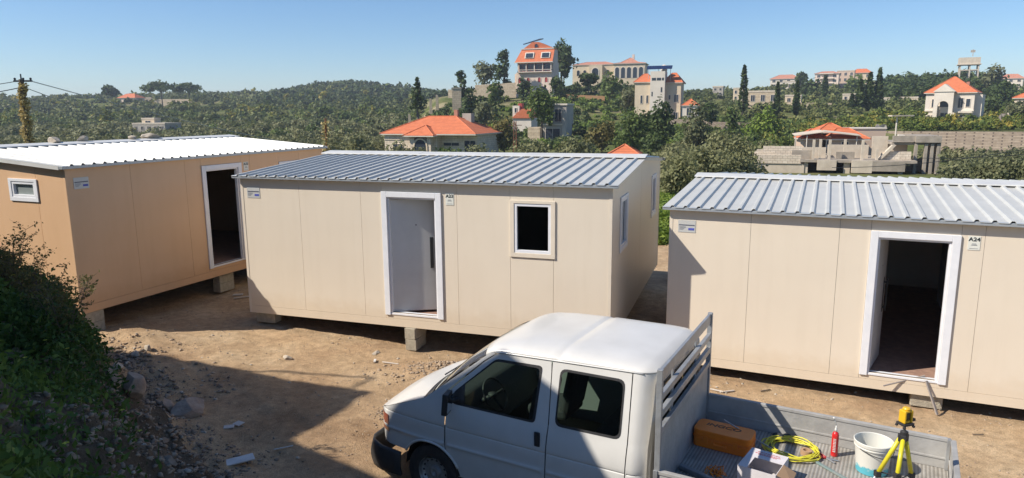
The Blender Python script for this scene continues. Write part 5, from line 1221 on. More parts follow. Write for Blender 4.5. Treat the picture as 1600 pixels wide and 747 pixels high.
# long arcaded house (890-1010, 90-122)
D = 262; k = s1(1, D); v3 = house('arcaded_house', 'long pale stone house with pointed arches and low red roof on the hilltop', 893, 122, D, -.28, 'house'); w = fx(v3, 1006)
part(v3, 'wall', 'beige_plaster', (0, w * .60, 2, 11, -3, 4.6), (w * .58, w, 0, 11, -3, 4.6), (w * .24, w * .42, .6, 2, -3, 4.4))
windows(v3, [(w * .28, w * .37, .1, 3.4)], y=.6, arch_=True, w_mat='white_plaster', frame=.3); windows(v3, [(w * .60 + i * w * .08, w * .60 + i * w * .08 + w * .055, -.4, 3.4) for i in range(5)], y=0, arch_=True, w_mat='white_plaster', frame=.25)
windows(v3, [(w * .06, w * .1, .8, 2.8), (w * .15, w * .19, .8, 2.8), (w * .47, w * .51, .8, 2.8)], y=2, arch_=True)
hip(v3, 0, w * .60, 2, 11, 4.6, 1.3, .3, m_='roof_tile_pale'); hip(v3, w * .58, w, 0, 11, 4.6, 1.2, .4, m_='roof_tile_pale')
hip(v3, w * .66, w * .90, 2.5, 9, 5.0, 2.0, .2, .3, m_='roof_tile_pale'); part(v3, 'chimney', 'pink_plaster', (w * .80, w * .83, 6, 7, 6.5, 8.2))
# beige block villa (990-1070, 108-182)
D = 170; k = s1(1, D); v4 = house('tower_house', 'tall beige house with blank stair tower, red roof and roof tanks', 991, 184, D, -.32, 'house'); w = fx(v4, 1062)
part(v4, 'wall', 'beige_plaster', (0, w * .37, 0, 9, -3, 8.3), (w * .66, w, .8, 9, -3, 8.0)); tw = part(v4, 'stair_tower', 'white_plaster', (w * .345, w * .665, -.9, 4, -3, 10.7))
mb = MB(); [mb.box(w * a_, w * b2, -.94, -.901, 8.6, 9.2) for a_, b2 in ((.38, .47), (.49, .58), (.60, .64))]; mb.box(w * .58, w * .61, -.94, -.901, 5.9, 7.0); mb.box(w * .38, w * .405, -.94, -.901, 5.0, 6.0); mb.box(w * .59, w * .62, -.94, -.901, 2.8, 3.9); mb.build('slit_window', 'far_pane', tw)
hip(v4, 0, w * .37, 0, 9, 8.2, 2.2, .35, 1.0); hip(v4, w * .62, w, .8, 9, 8.0, 2.5, .4, 1.0)
windows(v4, [(w * .13, w * .17, 3.4, 5.2), (w * .26, w * .30, 3.4, 5.2)], y=0); windows(v4, [(w * .74, w * .78, 4.2, 5.2), (w * .86, w * .95, 3.6, 5.3), (w * .86, w * .95, -.6, 1.2)], y=.8)
part(v4, 'canopy', 'roof_tile', (w * .70, w * .86, -.6, .798, .2, .5))
mb = MB(); mb.prism([(w * .25, 0, 11.2), (w * .80, 0, 11.2), (w * .80, 1.4, 12.0), (w * .25, 1.4, 12.0)], (0, 0, .1)); mb.build('solar_panel', 'solar_blue', v4)
mb = MB(); [mb.tube([(w * a_, 1.2, 8.5), (w * a_, 1.2, 11.9)], .06, 5) for a_ in (.28, .5, .76)]; mb.build('panel_frame', 'steel_grey', v4); mb = MB(); mb.lathe([(0, 10.7), (.75, 10.7), (.8, 11.4), (.7, 12.1), (.25, 12.35), (0, 12.4)], (w * .60, 2.6, 0), 14); mb.build('water_tank', 'white_plaster', v4, autosmooth=40)
# pavilion right of it
D = 165; k = s1(1, D); v5 = house('pavilion', 'small white pavilion with pointed red roof beside the tower house', 1066, 182, D, -.3, 'pavilion'); w = fx(v5, 1090)
part(v5, 'wall', 'white_plaster', (0, w, .0, 4, -3, 2.4)); hip(v5, 0, w, 0, 4, 2.4, 1.6, .3, .05); windows(v5, [(w * .28, w * .6, .2, 1.9)], y=0)
# small red-roofed house and grey villa on the slope
D = 150; k = s1(1, D); v6 = house('small_house', 'small pale house with red roof and chimney half hidden on the slope', 801, 190, D, -.3, 'house'); w = fx(v6, 830)
part(v6, 'wall', 'white_plaster', (0, w, 0, 5, -3, .7), (0, w * .36, 0, 1.6, .7, 3.3)); part(v6, 'chimney', 'shutter_red', (w * .24, w * .44, .8, 2.4, 1.0, 3.8)); mb = MB(); mb.prism([(-.2, -.3, .7), (w, -.3, .7), (w, -.3, 2.9), (w * .5, -.3, 2.6)], (0, 5, 0)); mb.build('roof', 'roof_tile', v6); windows(v6, [(w * .12, w * .22, 1.9, 2.8)], y=0)
D = 128; k = s1(1, D); v7 = house('grey_villa', 'grey flat-roofed villa with dark openings behind the tall tree', 826, 220, D, -.3, 'villa'); w = fx(v7, 886)
part(v7, 'wall', 'grey_plaster', (w * .35, w * .92, 0, 7, -3, 2.9), (w * .60, w * .95, 1, 7, 2.9, 6.3), (w * .90, w, -.6, 4, -3, 5.2)); part(v7, 'annex', 'beige_stone', (0, w * .32, -.6, 4, -3, 2.4)); part(v7, 'parapet', 'white_plaster', (w * .58, w * .98, .8, 7, 6.3, 6.6), (w * .34, w * .93, -.2, 0, 2.8, 3.05))
windows(v7, [(w * .66, w * .82, 3.4, 5.6)], y=1); windows(v7, [(w * .45, w * .82, .2, 2.2)], y=0)
# pyramid roof close behind the middle cabin
D = 62; k = s1(1, D); v8 = house('kiosk', 'small kiosk whose pointed red tile roof peeps over the middle cabin', 948, 244, D, -.25, 'kiosk'); w = 2.9
part(v8, 'wall', 'white_plaster', (.3, w - .3, .3, w - .3, -3, -.02)); hip(v8, .2, w - .2, .2, w - .2, .0, .95, .2, .05)
# right villa with portico (1440-1535)
D = 170; k = s1(1, D); v9 = house('portico_villa', 'two storey cream villa with tall arched portico and red pyramid roof', 1443, 190, D, -.66, 'villa'); w = fx(v9, 1520)
part(v9, 'wall', 'white_plaster', (0, w, 0, 11, -3, 6.6), (w * .88, w + 1.4, 1.6, 9, -3, 6.2))
hip(v9, 0, w, 0, 11, 6.6, 3.9, .5, .4)
mb = MB(); x0, x1 = w * .20, w * .60; cx0 = (x0 + x1) / 2; r0 = (x1 - x0) / 2 - .85; zs = 3.6
mb.box(x0, x0 + .85, -2.2, -1.5, -1.8, 6.9); mb.box(x1 - .85, x1, -2.2, -1.5, -1.8, 6.9)
for i in range(12):
    a0_, a1_ = math.pi * i / 12, math.pi * (i + 1) / 12; q = [(cx0 - r0 * math.cos(a_), zs + r0 * 1.05 * math.sin(a_)) for a_ in (a0_, a1_)]
    mb.prism([(q[0][0], -2.2, q[0][1]), (q[1][0], -2.2, q[1][1]), (q[1][0], -2.2, 6.9), (q[0][0], -2.2, 6.9)], (0, .7, 0))
mb.prism([(x0 - .3, -2.4, 6.9), (x1 + .3, -2.4, 6.9), (cx0, -2.4, 8.7)], (0, 5, 0)); po = mb.build('portico', 'white_plaster', v9)
windows(v9, [(w * .31, w * .50, 3.4, 5.8)], y=0, arch_=True); windows(v9, [(w * .34, w * .50, -1.4, 2.0)], y=0); windows(v9, [(w * .07, w * .12, -.4, 1.5), (w * .155, w * .20, -.4, 1.5), (w * .64, w * .70, -.4, 1.5), (w * .74, w * .80, -.6, 1.6), (w * .84, w * .90, -.6, 1.6), (w * .14, w * .19, 3.4, 5.2), (w * .68, w * .78, 3.2, 5.4), (w * .84, w * .92, 3.4, 5.2)], y=0)
part(v9, 'cornice', 'white_plaster', (-.2, w * .195, -.25, -.002, 2.4, 2.7), (w * .605, w + .1, -.25, -.002, 2.4, 2.7)); part(v9, 'balcony', 'white_plaster', (w * .62, w * .98, -.9, -.252, 2.1, 2.35)); part(v9, 'chimney', 'roof_tile_pale', (w * .78, w * .84, 3, 4.4, 7.0, 9.2))
part(v9, 'statue_column', 'pale_stone', (w * .25, w * .32, -1.2, -.6, -1.8, 3.6))
# skyline houses
def far_house(px0, px1, yb, yt, D, wm, roof, label, floors=2, name='distant_house', wins=4, rh=.35, balc=False, off=0):
    k = s1(1, D); off = off - .25 - max(0, (px0 - 800) / 1800); h = house(name, label, px0, yb, D, off, 'house', 'houses along the skyline'); w = fx(h, px1); Hh = (yb - yt) * k; hh = Hh * (1 - rh) if roof else Hh
    part(h, 'wall', wm, (0, w, 0, w * .6, -5, hh))
    if roof: hip(h, 0, w, 0, w * .6, hh, Hh - hh, .5, w * .45, m_=roof)
    else: part(h, 'parapet', 'pale_concrete', (-.1, w + .1, -.1, w * .6 + .1, hh, hh + .5))
    fl = hh / floors
    windows(h, [(w * (i + .3) / wins, w * (i + .7) / wins, fl * j + fl * .25, fl * j + fl * .75) for i in range(wins) for j in range(floors)], y=0)
    if balc: part(h, 'balcony', 'white_plaster', *[(w * .2, w * .8, -1.2, -.103, fl * j - .15, fl * j + .25) for j in range(1, floors + 1)])
    return h
far_house(1203, 1246, 137, 118, 400, 'white_plaster', 'roof_tile_pale', 'long white skyline house with red roof, left of the rose blocks', 2, rh=.35)
far_house(1222, 1242, 141, 129, 385, 'white_plaster', None, 'low white annex in front of the long skyline house', 1, wins=3)
far_house(1272, 1306, 138, 113, 380, 'pink_plaster', 'roof_tile_pale', 'rose skyline block with white balconies, left one of the pair', 3, wins=3, rh=.15, balc=True)
far_house(1306, 1330, 138, 113, 385, 'rose_plaster', None, 'dark rose skyline block in the middle of the group', 3, wins=3)
far_house(1328, 1356, 132, 109, 392, 'beige_plaster', 'roof_tile', 'beige skyline block with bright red roof, right one of the group', 2, wins=3, rh=.28)
far_house(1113, 1128, 150, 137, 300, 'grey_plaster', None, 'small grey cube house at the skyline left of the cypress', 2, wins=2)
far_house(1145, 1160, 158, 140, 260, 'beige_plaster', None, 'beige block house just left of the tall cypress', 2, wins=2)
far_house(1168, 1214, 163, 145, 230, 'beige_stone', None, 'old beige stone house with long wall right of the tall cypress', 1, wins=3)
far_house(1226, 1250, 162, 151, 235, 'beige_plaster', None, 'low pale house among bushes between the two thin cypresses', 1, wins=2)
far_house(1316, 1334, 158, 149, 240, 'pale_concrete', None, 'low concrete house beside the dark cypress cluster', 1, wins=2)
far_house(1560, 1592, 137, 117, 330, 'white_plaster', 'roof_tile_pale', 'white house with red roof at the top right skyline', 2, wins=3, rh=.35)
far_house(1583, 1625, 172, 147, 175, 'beige_plaster', 'roof_tile', 'beige house with red roof cut by the right edge', 1, wins=3, rh=.3)
far_house(185, 214, 162, 147, 440, 'pink_plaster', 'roof_tile', 'pale villa with red roof alone on the far left hillside', 1, wins=4, rh=.45)
far_house(218, 244, 161, 154, 450, 'beige_stone', None, 'low beige terrace building right of the far left villa', 1, wins=3)
far_house(208, 256, 206, 195, 210, 'grey_plaster', None, 'low grey flat building in the far left valley', 1, wins=5)
far_house(222, 240, 195, 187, 214, 'beige_plaster', None, 'small beige rooftop room above the low grey building', 1, wins=1)
far_house(1376, 1392, 164, 155, 240, 'white_plaster', None, 'ruined white stone house right of the cypress cluster', 1, wins=3)
far_house(1404, 1432, 162, 154, 238, 'beige_plaster', None, 'long low beige house left of the portico villa', 1, wins=4)
# water tower
D = 300; k = s1(1, D); wt = house('water_tower', 'concrete water tower on legs at the right skyline', 1497, 114, D, -.5, 'water tower'); w = fx(wt, 1523)
part(wt, 'tank', 'pale_concrete', (0, w, 0, w, 3.6, 6.2)); part(wt, 'slab', 'pale_concrete', (-.4, w + .4, -.4, w + .4, 3.2, 3.597)); part(wt, 'frame', 'pale_concrete', (.3, w - .3, .2, .5, .9, 1.3), (.3, w - .3, w - .5, w - .2, .9, 1.3))
for x_ in (.3, w * .5, w - .7):
    for y_ in (.1, w - .6): part(wt, 'leg', 'pale_concrete', (x_, x_ + .5, y_, y_ + .5, -7, 3.197))
part(wt, 'antenna', 'grey_plaster', (w * .6, w * .6 + .25, 1, 1.25, 6.6, 9.4), (w * .5, w * .72, 1.05, 1.2, 8.2, 9.2))
# unfinished building
D = 72; k = s1(1, D); ub = house('unfinished_building', 'unfinished concrete building with stacked stone walls in front of the long wall', 1182, 280, D + 3, -.32, 'building')
X_ = lambda px: fx(ub, px); Zz_ = lambda py: (280 - py) * k + .12
parts(ub, 'stone_wall', 'block_wall', (X_(1182), X_(1256), 0, .3, Zz_(256), Zz_(242)), (X_(1182), X_(1215), .4, .7, Zz_(250), Zz_(238)), (X_(1196), X_(1258), 1.2, 1.5, Zz_(245), Zz_(229)), (X_(1262), X_(1275), 1.1, 1.4, Zz_(252), Zz_(243)), (X_(1385), X_(1434), 1.2, 1.5, Zz_(258), Zz_(236)))
parts(ub, 'lower_wall', 'pale_concrete', (X_(1186), X_(1262), .1, 8, -3, Zz_(256)), (X_(1282), X_(1312), -.4, 0, Zz_(265), Zz_(249)), (X_(1336), X_(1368), -.6, -.2, Zz_(268), Zz_(249)), (X_(1262), X_(1268), .2, .5, -3, Zz_(250)), (X_(1325), X_(1335), .2, .6, -3, Zz_(250)), (X_(1412), X_(1420), .3, .7, -3, Zz_(255)))
parts(ub, 'slab', 'raw_concrete', (X_(1255), X_(1440), -.1, 9, Zz_(253), Zz_(249)), (X_(1368), X_(1420), -.6, -.1, Zz_(265), Zz_(250)), (X_(1404), X_(1482), 2.0, 8, Zz_(226), Zz_(222)), (X_(1440), X_(1482), 1.4, 7, Zz_(222), Zz_(212)), (X_(1404), X_(1441), 1.6, 2.0, Zz_(221), Zz_(212)))
parts(ub, 'dark_wall', 'raw_concrete', (X_(1262), X_(1480), 5, 5.3, -3, Zz_(250)), (X_(1242), X_(1278), .9, 1.1, Zz_(250), Zz_(235)), (X_(1315), X_(1345), 2, 2.2, Zz_(249), Zz_(238)), (X_(1480), X_(1482), 1.6, 7, -3, Zz_(222)))
parts(ub, 'inner_wall', 'pale_concrete', (X_(1258), X_(1300), 3.2, 3.5, Zz_(249), Zz_(232)), (X_(1304), X_(1372), 4.0, 4.3, Zz_(249), Zz_(228)), (X_(1378), X_(1404), 4.2, 4.5, Zz_(249), Zz_(214)), (X_(1404), X_(1438), 4.4, 4.7, -3, Zz_(226)), (X_(1184), X_(1255), 3.0, 3.3, Zz_(250), Zz_(236)))
for px_, y_ in ((1274, .6), (1286, 1.6), (1300, .8), (1327, 2.2), (1352, .6), (1376, .7)): part(ub, 'column', 'pale_concrete', (X_(px_), X_(px_ + 4), y_, y_ + .28, Zz_(249), Zz_(218 if px_ != 1376 else 232)))
for px_ in (1440, 1456, 1466, 1476): part(ub, 'column', 'raw_concrete', (X_(px_), X_(px_ + 5), 1.6, 2.0, -3, Zz_(224)))
mb = MB(); mb.prism([(X_(1380), .9, Zz_(248)), (X_(1386), .9, Zz_(248)), (X_(1408), .9, Zz_(226)), (X_(1402), .9, Zz_(226))], (0, .8, 0)); mb.build('stair', 'pale_concrete', ub)
part(ub, 'rooftop_tank', 'white_plaster', (X_(1417), X_(1427), 3, 3.8, Zz_(222), Zz_(211)))
D = 84; k = s1(1, D); vk = house('red_roof_house', 'single storey rose house with layered red roofs behind the unfinished building', 1256, 250, D, -.2, 'house'); X_ = lambda px: fx(vk, px); Zz_ = lambda py: (250 - py) * k
part(vk, 'wall', 'rose_plaster', (X_(1262), X_(1292), 1, 6, -3, Zz_(219)), (X_(1302), X_(1352), .4, 6, -3, Zz_(219)), (X_(1342), X_(1404), 4, 7, -3, Zz_(204))); part(vk, 'parapet', 'white_plaster', (X_(1341), X_(1405), 3.9, 7.1, Zz_(204), Zz_(202)))
hip(vk, X_(1262), X_(1294), 1, 5, Zz_(219), 1.2, .4, .2); hip(vk, X_(1300), X_(1356), .4, 5, Zz_(219), 1.3, .5, 1.4); hip(vk, X_(1288), X_(1334), 2.4, 6, Zz_(209), 1.1, .3, .4)
part(vk, 'chimney', 'roof_tile', (X_(1308), X_(1314), 4, 4.5, Zz_(204), Zz_(195))); windows(vk, [(X_(1296), X_(1301), Zz_(240), Zz_(215)), (X_(1320), X_(1330), Zz_(240), Zz_(222))], y=.38)
mb = MB(); mb.prism([(X_(1243), -.6, Zz_(213)), (X_(1288), -.9, Zz_(207)), (X_(1290), 2.6, Zz_(205)), (X_(1246), 2.6, Zz_(211))], (0, 0, .08)); mb.prism([(X_(1288), -.9, Zz_(207)), (X_(1345), -.9, Zz_(213)), (X_(1345), 1.0, Zz_(211)), (X_(1290), 1.0, Zz_(205))], (0, 0, .08)); mb.build('awning', 'pale_concrete', vk)
for px_ in (1244, 1262, 1340): mb = MB(); mb.tube([(X_(px_), -.5, -1), (X_(px_), -.5, Zz_(212))], .06, 6); mb.build('awning_post', 'white_plaster', vk)
for j, (px_, d_) in enumerate(((1371, 'left satellite dish on the rose house flat roof'), (1380, 'right satellite dish, grey and larger, on the rose house flat roof'))):
    p = at(px_, 199, 88); dsh = thing('satellite_dish', d_, 'satellite dish', p, .4 - j * .5, 'satellite dishes'); mb = MB(); mb.lathe([(0, .16), (.2, .12), (.36, .04), (.42, 0)], (0, 0, 0), 16, False, 'y'); mb.build('dish', 'grey_plaster' if j else 'white_plaster', dsh, autosmooth=60)
    mb = MB(); mb.tube([(0, .16, 0), (0, .3, -.3), (0, .3, -.9)], .03, 6); mb.tube([(0, .16, -.35), (0, -.45, -.05)], .015, 5); mb.build('bracket', 'steel_grey', dsh)
pc = at(1400, 203, 90); cp_ = thing('lamp_pole', 'thin white pole with flat top beside the satellite dishes', 'pole', (pc.x, pc.y, pc.z - 3), 0); mb = MB(); mb.tube([(0, 0, 0), (0, 0, 4.7)], .09, 6); mb.build('pole', 'white_plaster', cp_); part(cp_, 'top_plate', 'pale_concrete', (-.9, 1.9, -.5, .5, 4.7, 4.85))
# long stone wall
D = 110
mb = MB(); A_ = at(1384, 205, 116); B_ = at(1800, 207, 96); mb.prism([(A_.x, A_.y, A_.z - 8), (B_.x, B_.y, B_.z - 8), (B_.x, B_.y, B_.z), (A_.x, A_.y, A_.z)], (.15, .6, 0))
o = mb.build('stone_wall', 'rubble_wall'); tag(o, 'long brown rubble stone retaining wall at the right behind the unfinished building', 'wall')
pw = at(1545, 192, 150); o = thing('garden_wall', 'pink and white garden wall right of the portico villa', 'wall', (pw.x, pw.y, pw.z), 0); part(o, 'wall', 'pink_plaster', (0, 4, 0, .3, -2, 1.9), (6.2, 14, 0, .3, -2, 1.7)); part(o, 'gate', 'cab_grey', (4.5, 5.8, .1, .2, -2, 1.6)); part(o, 'gate_post', 'white_plaster', (4.0, 4.45, -.05, .4, -2, 2.1)); part(o, 'gate_post', 'white_plaster', (5.85, 6.2, -.05, .4, -2, 2.1))
def terrace(px0, px1, y0, y1, yt0, yt1, D, m_, label):
    D2 = D - .3 * (px1 - px0) / F_PX * D; a_, b2 = at(px0, yt0, D), at(px1, yt1, D2); mb = MB(); mb.prism([(a_.x, D, at(px0, y0, D).z - 2), (b2.x, D2, at(px1, y1, D2).z - 2), (b2.x, D2, b2.z), (a_.x, D, a_.z)], (0, .6, 0)); o = mb.build('terrace_wall', m_); tag(o, label, 'wall', 'stone terrace walls on the slopes')
terrace(742, 806, 142, 142, 133, 129, 214, 'beige_stone', 'pale stone terrace wall left of the mansard villa')
terrace(868, 945, 158, 160, 147, 150, 212, 'ochre_door', 'ochre earth bank wall right of the mansard villa')
terrace(700, 745, 142, 145, 140, 138, 205, 'beige_stone', 'short stone wall at the left end of the hill crest')
terrace(1040, 1105, 207, 207, 186, 187, 158, 'rubble_wall', 'brown stone terrace below the pavilion')
terrace(1105, 1175, 215, 215, 190, 192, 150, 'rubble_wall', 'long brown stone terrace under the tall cypress')
terrace(1250, 1300, 168, 168, 160, 161, 225, 'beige_stone', 'pale stone terrace among the orchard trees')
terrace(240, 300, 161, 160, 155, 155, 430, 'beige_stone', 'pale terrace wall on the far left hillside')
tw = at(713, 160, 190); o = thing('ruined_tower', 'square ruined stone tower on the left of the villa hill', 'ruin', (tw.x, tw.y, tw.z), 0); part(o, 'wall', 'beige_stone', (-1.1, 1.3, 0, 2.4, -2, 3.6)); part(o, 'coping', 'pale_stone', (-1.25, 1.45, -.15, 2.5, 3.6, 3.85))
for px_, y0_, lb in ((683, 160, 'slender broken stone pillar left of the ruined tower'), (673, 166, 'short white stone pillar below the ruined tower'), (640, 190, 'pale stone pillar on the slope above the valley villa')):
    q = at(px_, y0_, 185); mb = MB(); mb.prism([(-.4, 0, -2), (.4, 0, -2), (.25, 0, 1.7), (-.3, 0, 2.0)], (0, .7, 0)); o = mb.build('stone_pillar', 'beige_stone'); o.location = q; tag(o, lb, 'pillar')

# ------------------------------------------------------------------ poles and wires
def wire(pts, r_, label, m_='black_metal'):
    a_, b2 = Vector(pts[0]), Vector(pts[1]); sag = pts[2]; L_ = [a_.lerp(b2, i / 16) - Vector((0, 0, sag * 4 * (i / 16) * (1 - i / 16))) for i in range(17)]
    mb = MB(); mb.tube(L_, r_, 5); o = mb.build('power_line', m_); tag(o, label, 'cable')
pb = at(43, 222, 34); pt_ = at(33, 124, 34); up_ = thing('utility_pole', 'leaning wooden utility pole wrapped in dry yellow creeper behind the tan cabin', 'utility pole', (pb.x, 34, tz(pb.x, 34)), 0)
tl = Vector((pt_.x - pb.x, 0, pt_.z - up_.location.z)); mb = MB(); mb.tube([(.02, 0, -.3), tl * .5, tl], [.15, .13, .11], 10); mb.build('pole', 'bark', up_)
mb = MB(); mb.box(tl.x - .35, tl.x + .5, -.05, .05, tl.z - .12, tl.z - .04); [mb.lathe([(.02, 0), (.05, .03), (.05, .10), (.0, .12)], (tl.x + d_, 0, tl.z - .04), 8) for d_ in (-.3, .1, .45)]; mb.tube([tl, tl + Vector((0, 0, .25))], .03, 6); mb.build('crossarm', 'black_metal', up_)
n = 2600; q = rg.uniform(0, 1, n); a_ = rg.uniform(0, 6.28, n); rad = (.15 + .16 * rg.uniform(0, 1, n) ** 2) * (1 - .35 * q) * (1 + .3 * np.sin(q * 40 + a_)); foliage('creeper_dry', (.30, .22, .08), (.55, .43, .18), (.75, .62, .33), 6)
C = np.stack([tl.x * q + rad * np.cos(a_), rad * np.sin(a_), tl.z * q * .97], 1); V, Fq, sh = leaf_quads(C, rg.uniform(.05, .12, n), rg, .1); npmesh('creeper', V, Fq, 'creeper_dry', up_, sh)
ptw = Vector(at(36, 127, 34)); 
wire((ptw + Vector((-.3, 0, 0)), at(-260, 160, 30), .1), .016, 'upper power line running left from the creeper pole'); wire((ptw + Vector((-.2, 0, -.3)), at(-260, 175, 30), .15), .02, 'lower power line running left from the creeper pole')
wire((ptw + Vector((.4, 0, 0)), at(560, 238, 75), .5), .022, 'upper power line running right from the creeper pole', 'steel_grey'); wire((ptw + Vector((.2, 0, -.35)), at(200, 190, 60), .1), .02, 'lower power line running right from the creeper pole', 'steel_grey')
wire((at(1020, 262, 40), at(1130, 275, 44), .05), .012, 'dark cable crossing the gap between the cabins', 'black_metal'); wire((at(1300, 262, 48), at(1680, 218, 40), .4), .02, 'upper dark cable over cabin A24 at right'); wire((at(1440, 247, 48), at(1680, 232, 42), .2), .018, 'lower dark cable over cabin A24 at right')
lp = at(805, 246, 82); lt_ = thing('lattice_pole', 'rusty red lattice pylon right of the valley villa', 'pylon', (lp.x, 82, lp.z - 1), 0); hh = s1(56, 82) + 1
for sx, sy in ((-1, -1), (1, -1), (1, 1), (-1, 1)): mb = MB(); mb.tube([(sx * .22, sy * .22, 0), (sx * .13, sy * .13, hh)], .045, 5); mb.build('leg', 'rust', lt_)
mb = MB()
for j in range(9):
    z0 = hh * j / 9; z1 = hh * (j + 1) / 9; w0 = .22 - .09 * j / 9
    for sx in (-1, 1): mb.tube([(-w0 * sx, -w0, z0), (w0 * sx, -w0, z1)], .025, 4); mb.tube([(w0, -w0 * sx, z0), (w0, w0 * sx, z1)], .025, 4)
mb.build('bracing', 'rust', lt_); mb = MB(); mb.tube([(-.8, 0, hh - .5), (.8, 0, hh - .5)], .04, 5); mb.build('crossarm', 'rust', lt_)
q = at(509, 236, 46); fp = thing('fence_post', 'thin rusty pole with dry creeper rising behind the tan cabin roof end', 'post', (q.x, 46, q.z - 2), 0); mb = MB(); mb.tube([(0, 0, 0), (.1, 0, 4.1)], .06, 6); mb.build('post', 'rust', fp)
C = np.stack([rg.normal(0, .12, 260) + .08, rg.normal(0, .12, 260), rg.uniform(.5, 3.9, 260)], 1); V, Fq, sh = leaf_quads(C, .16, rg, .1); npmesh('creeper', V, Fq, 'creeper_dry', fp, sh)

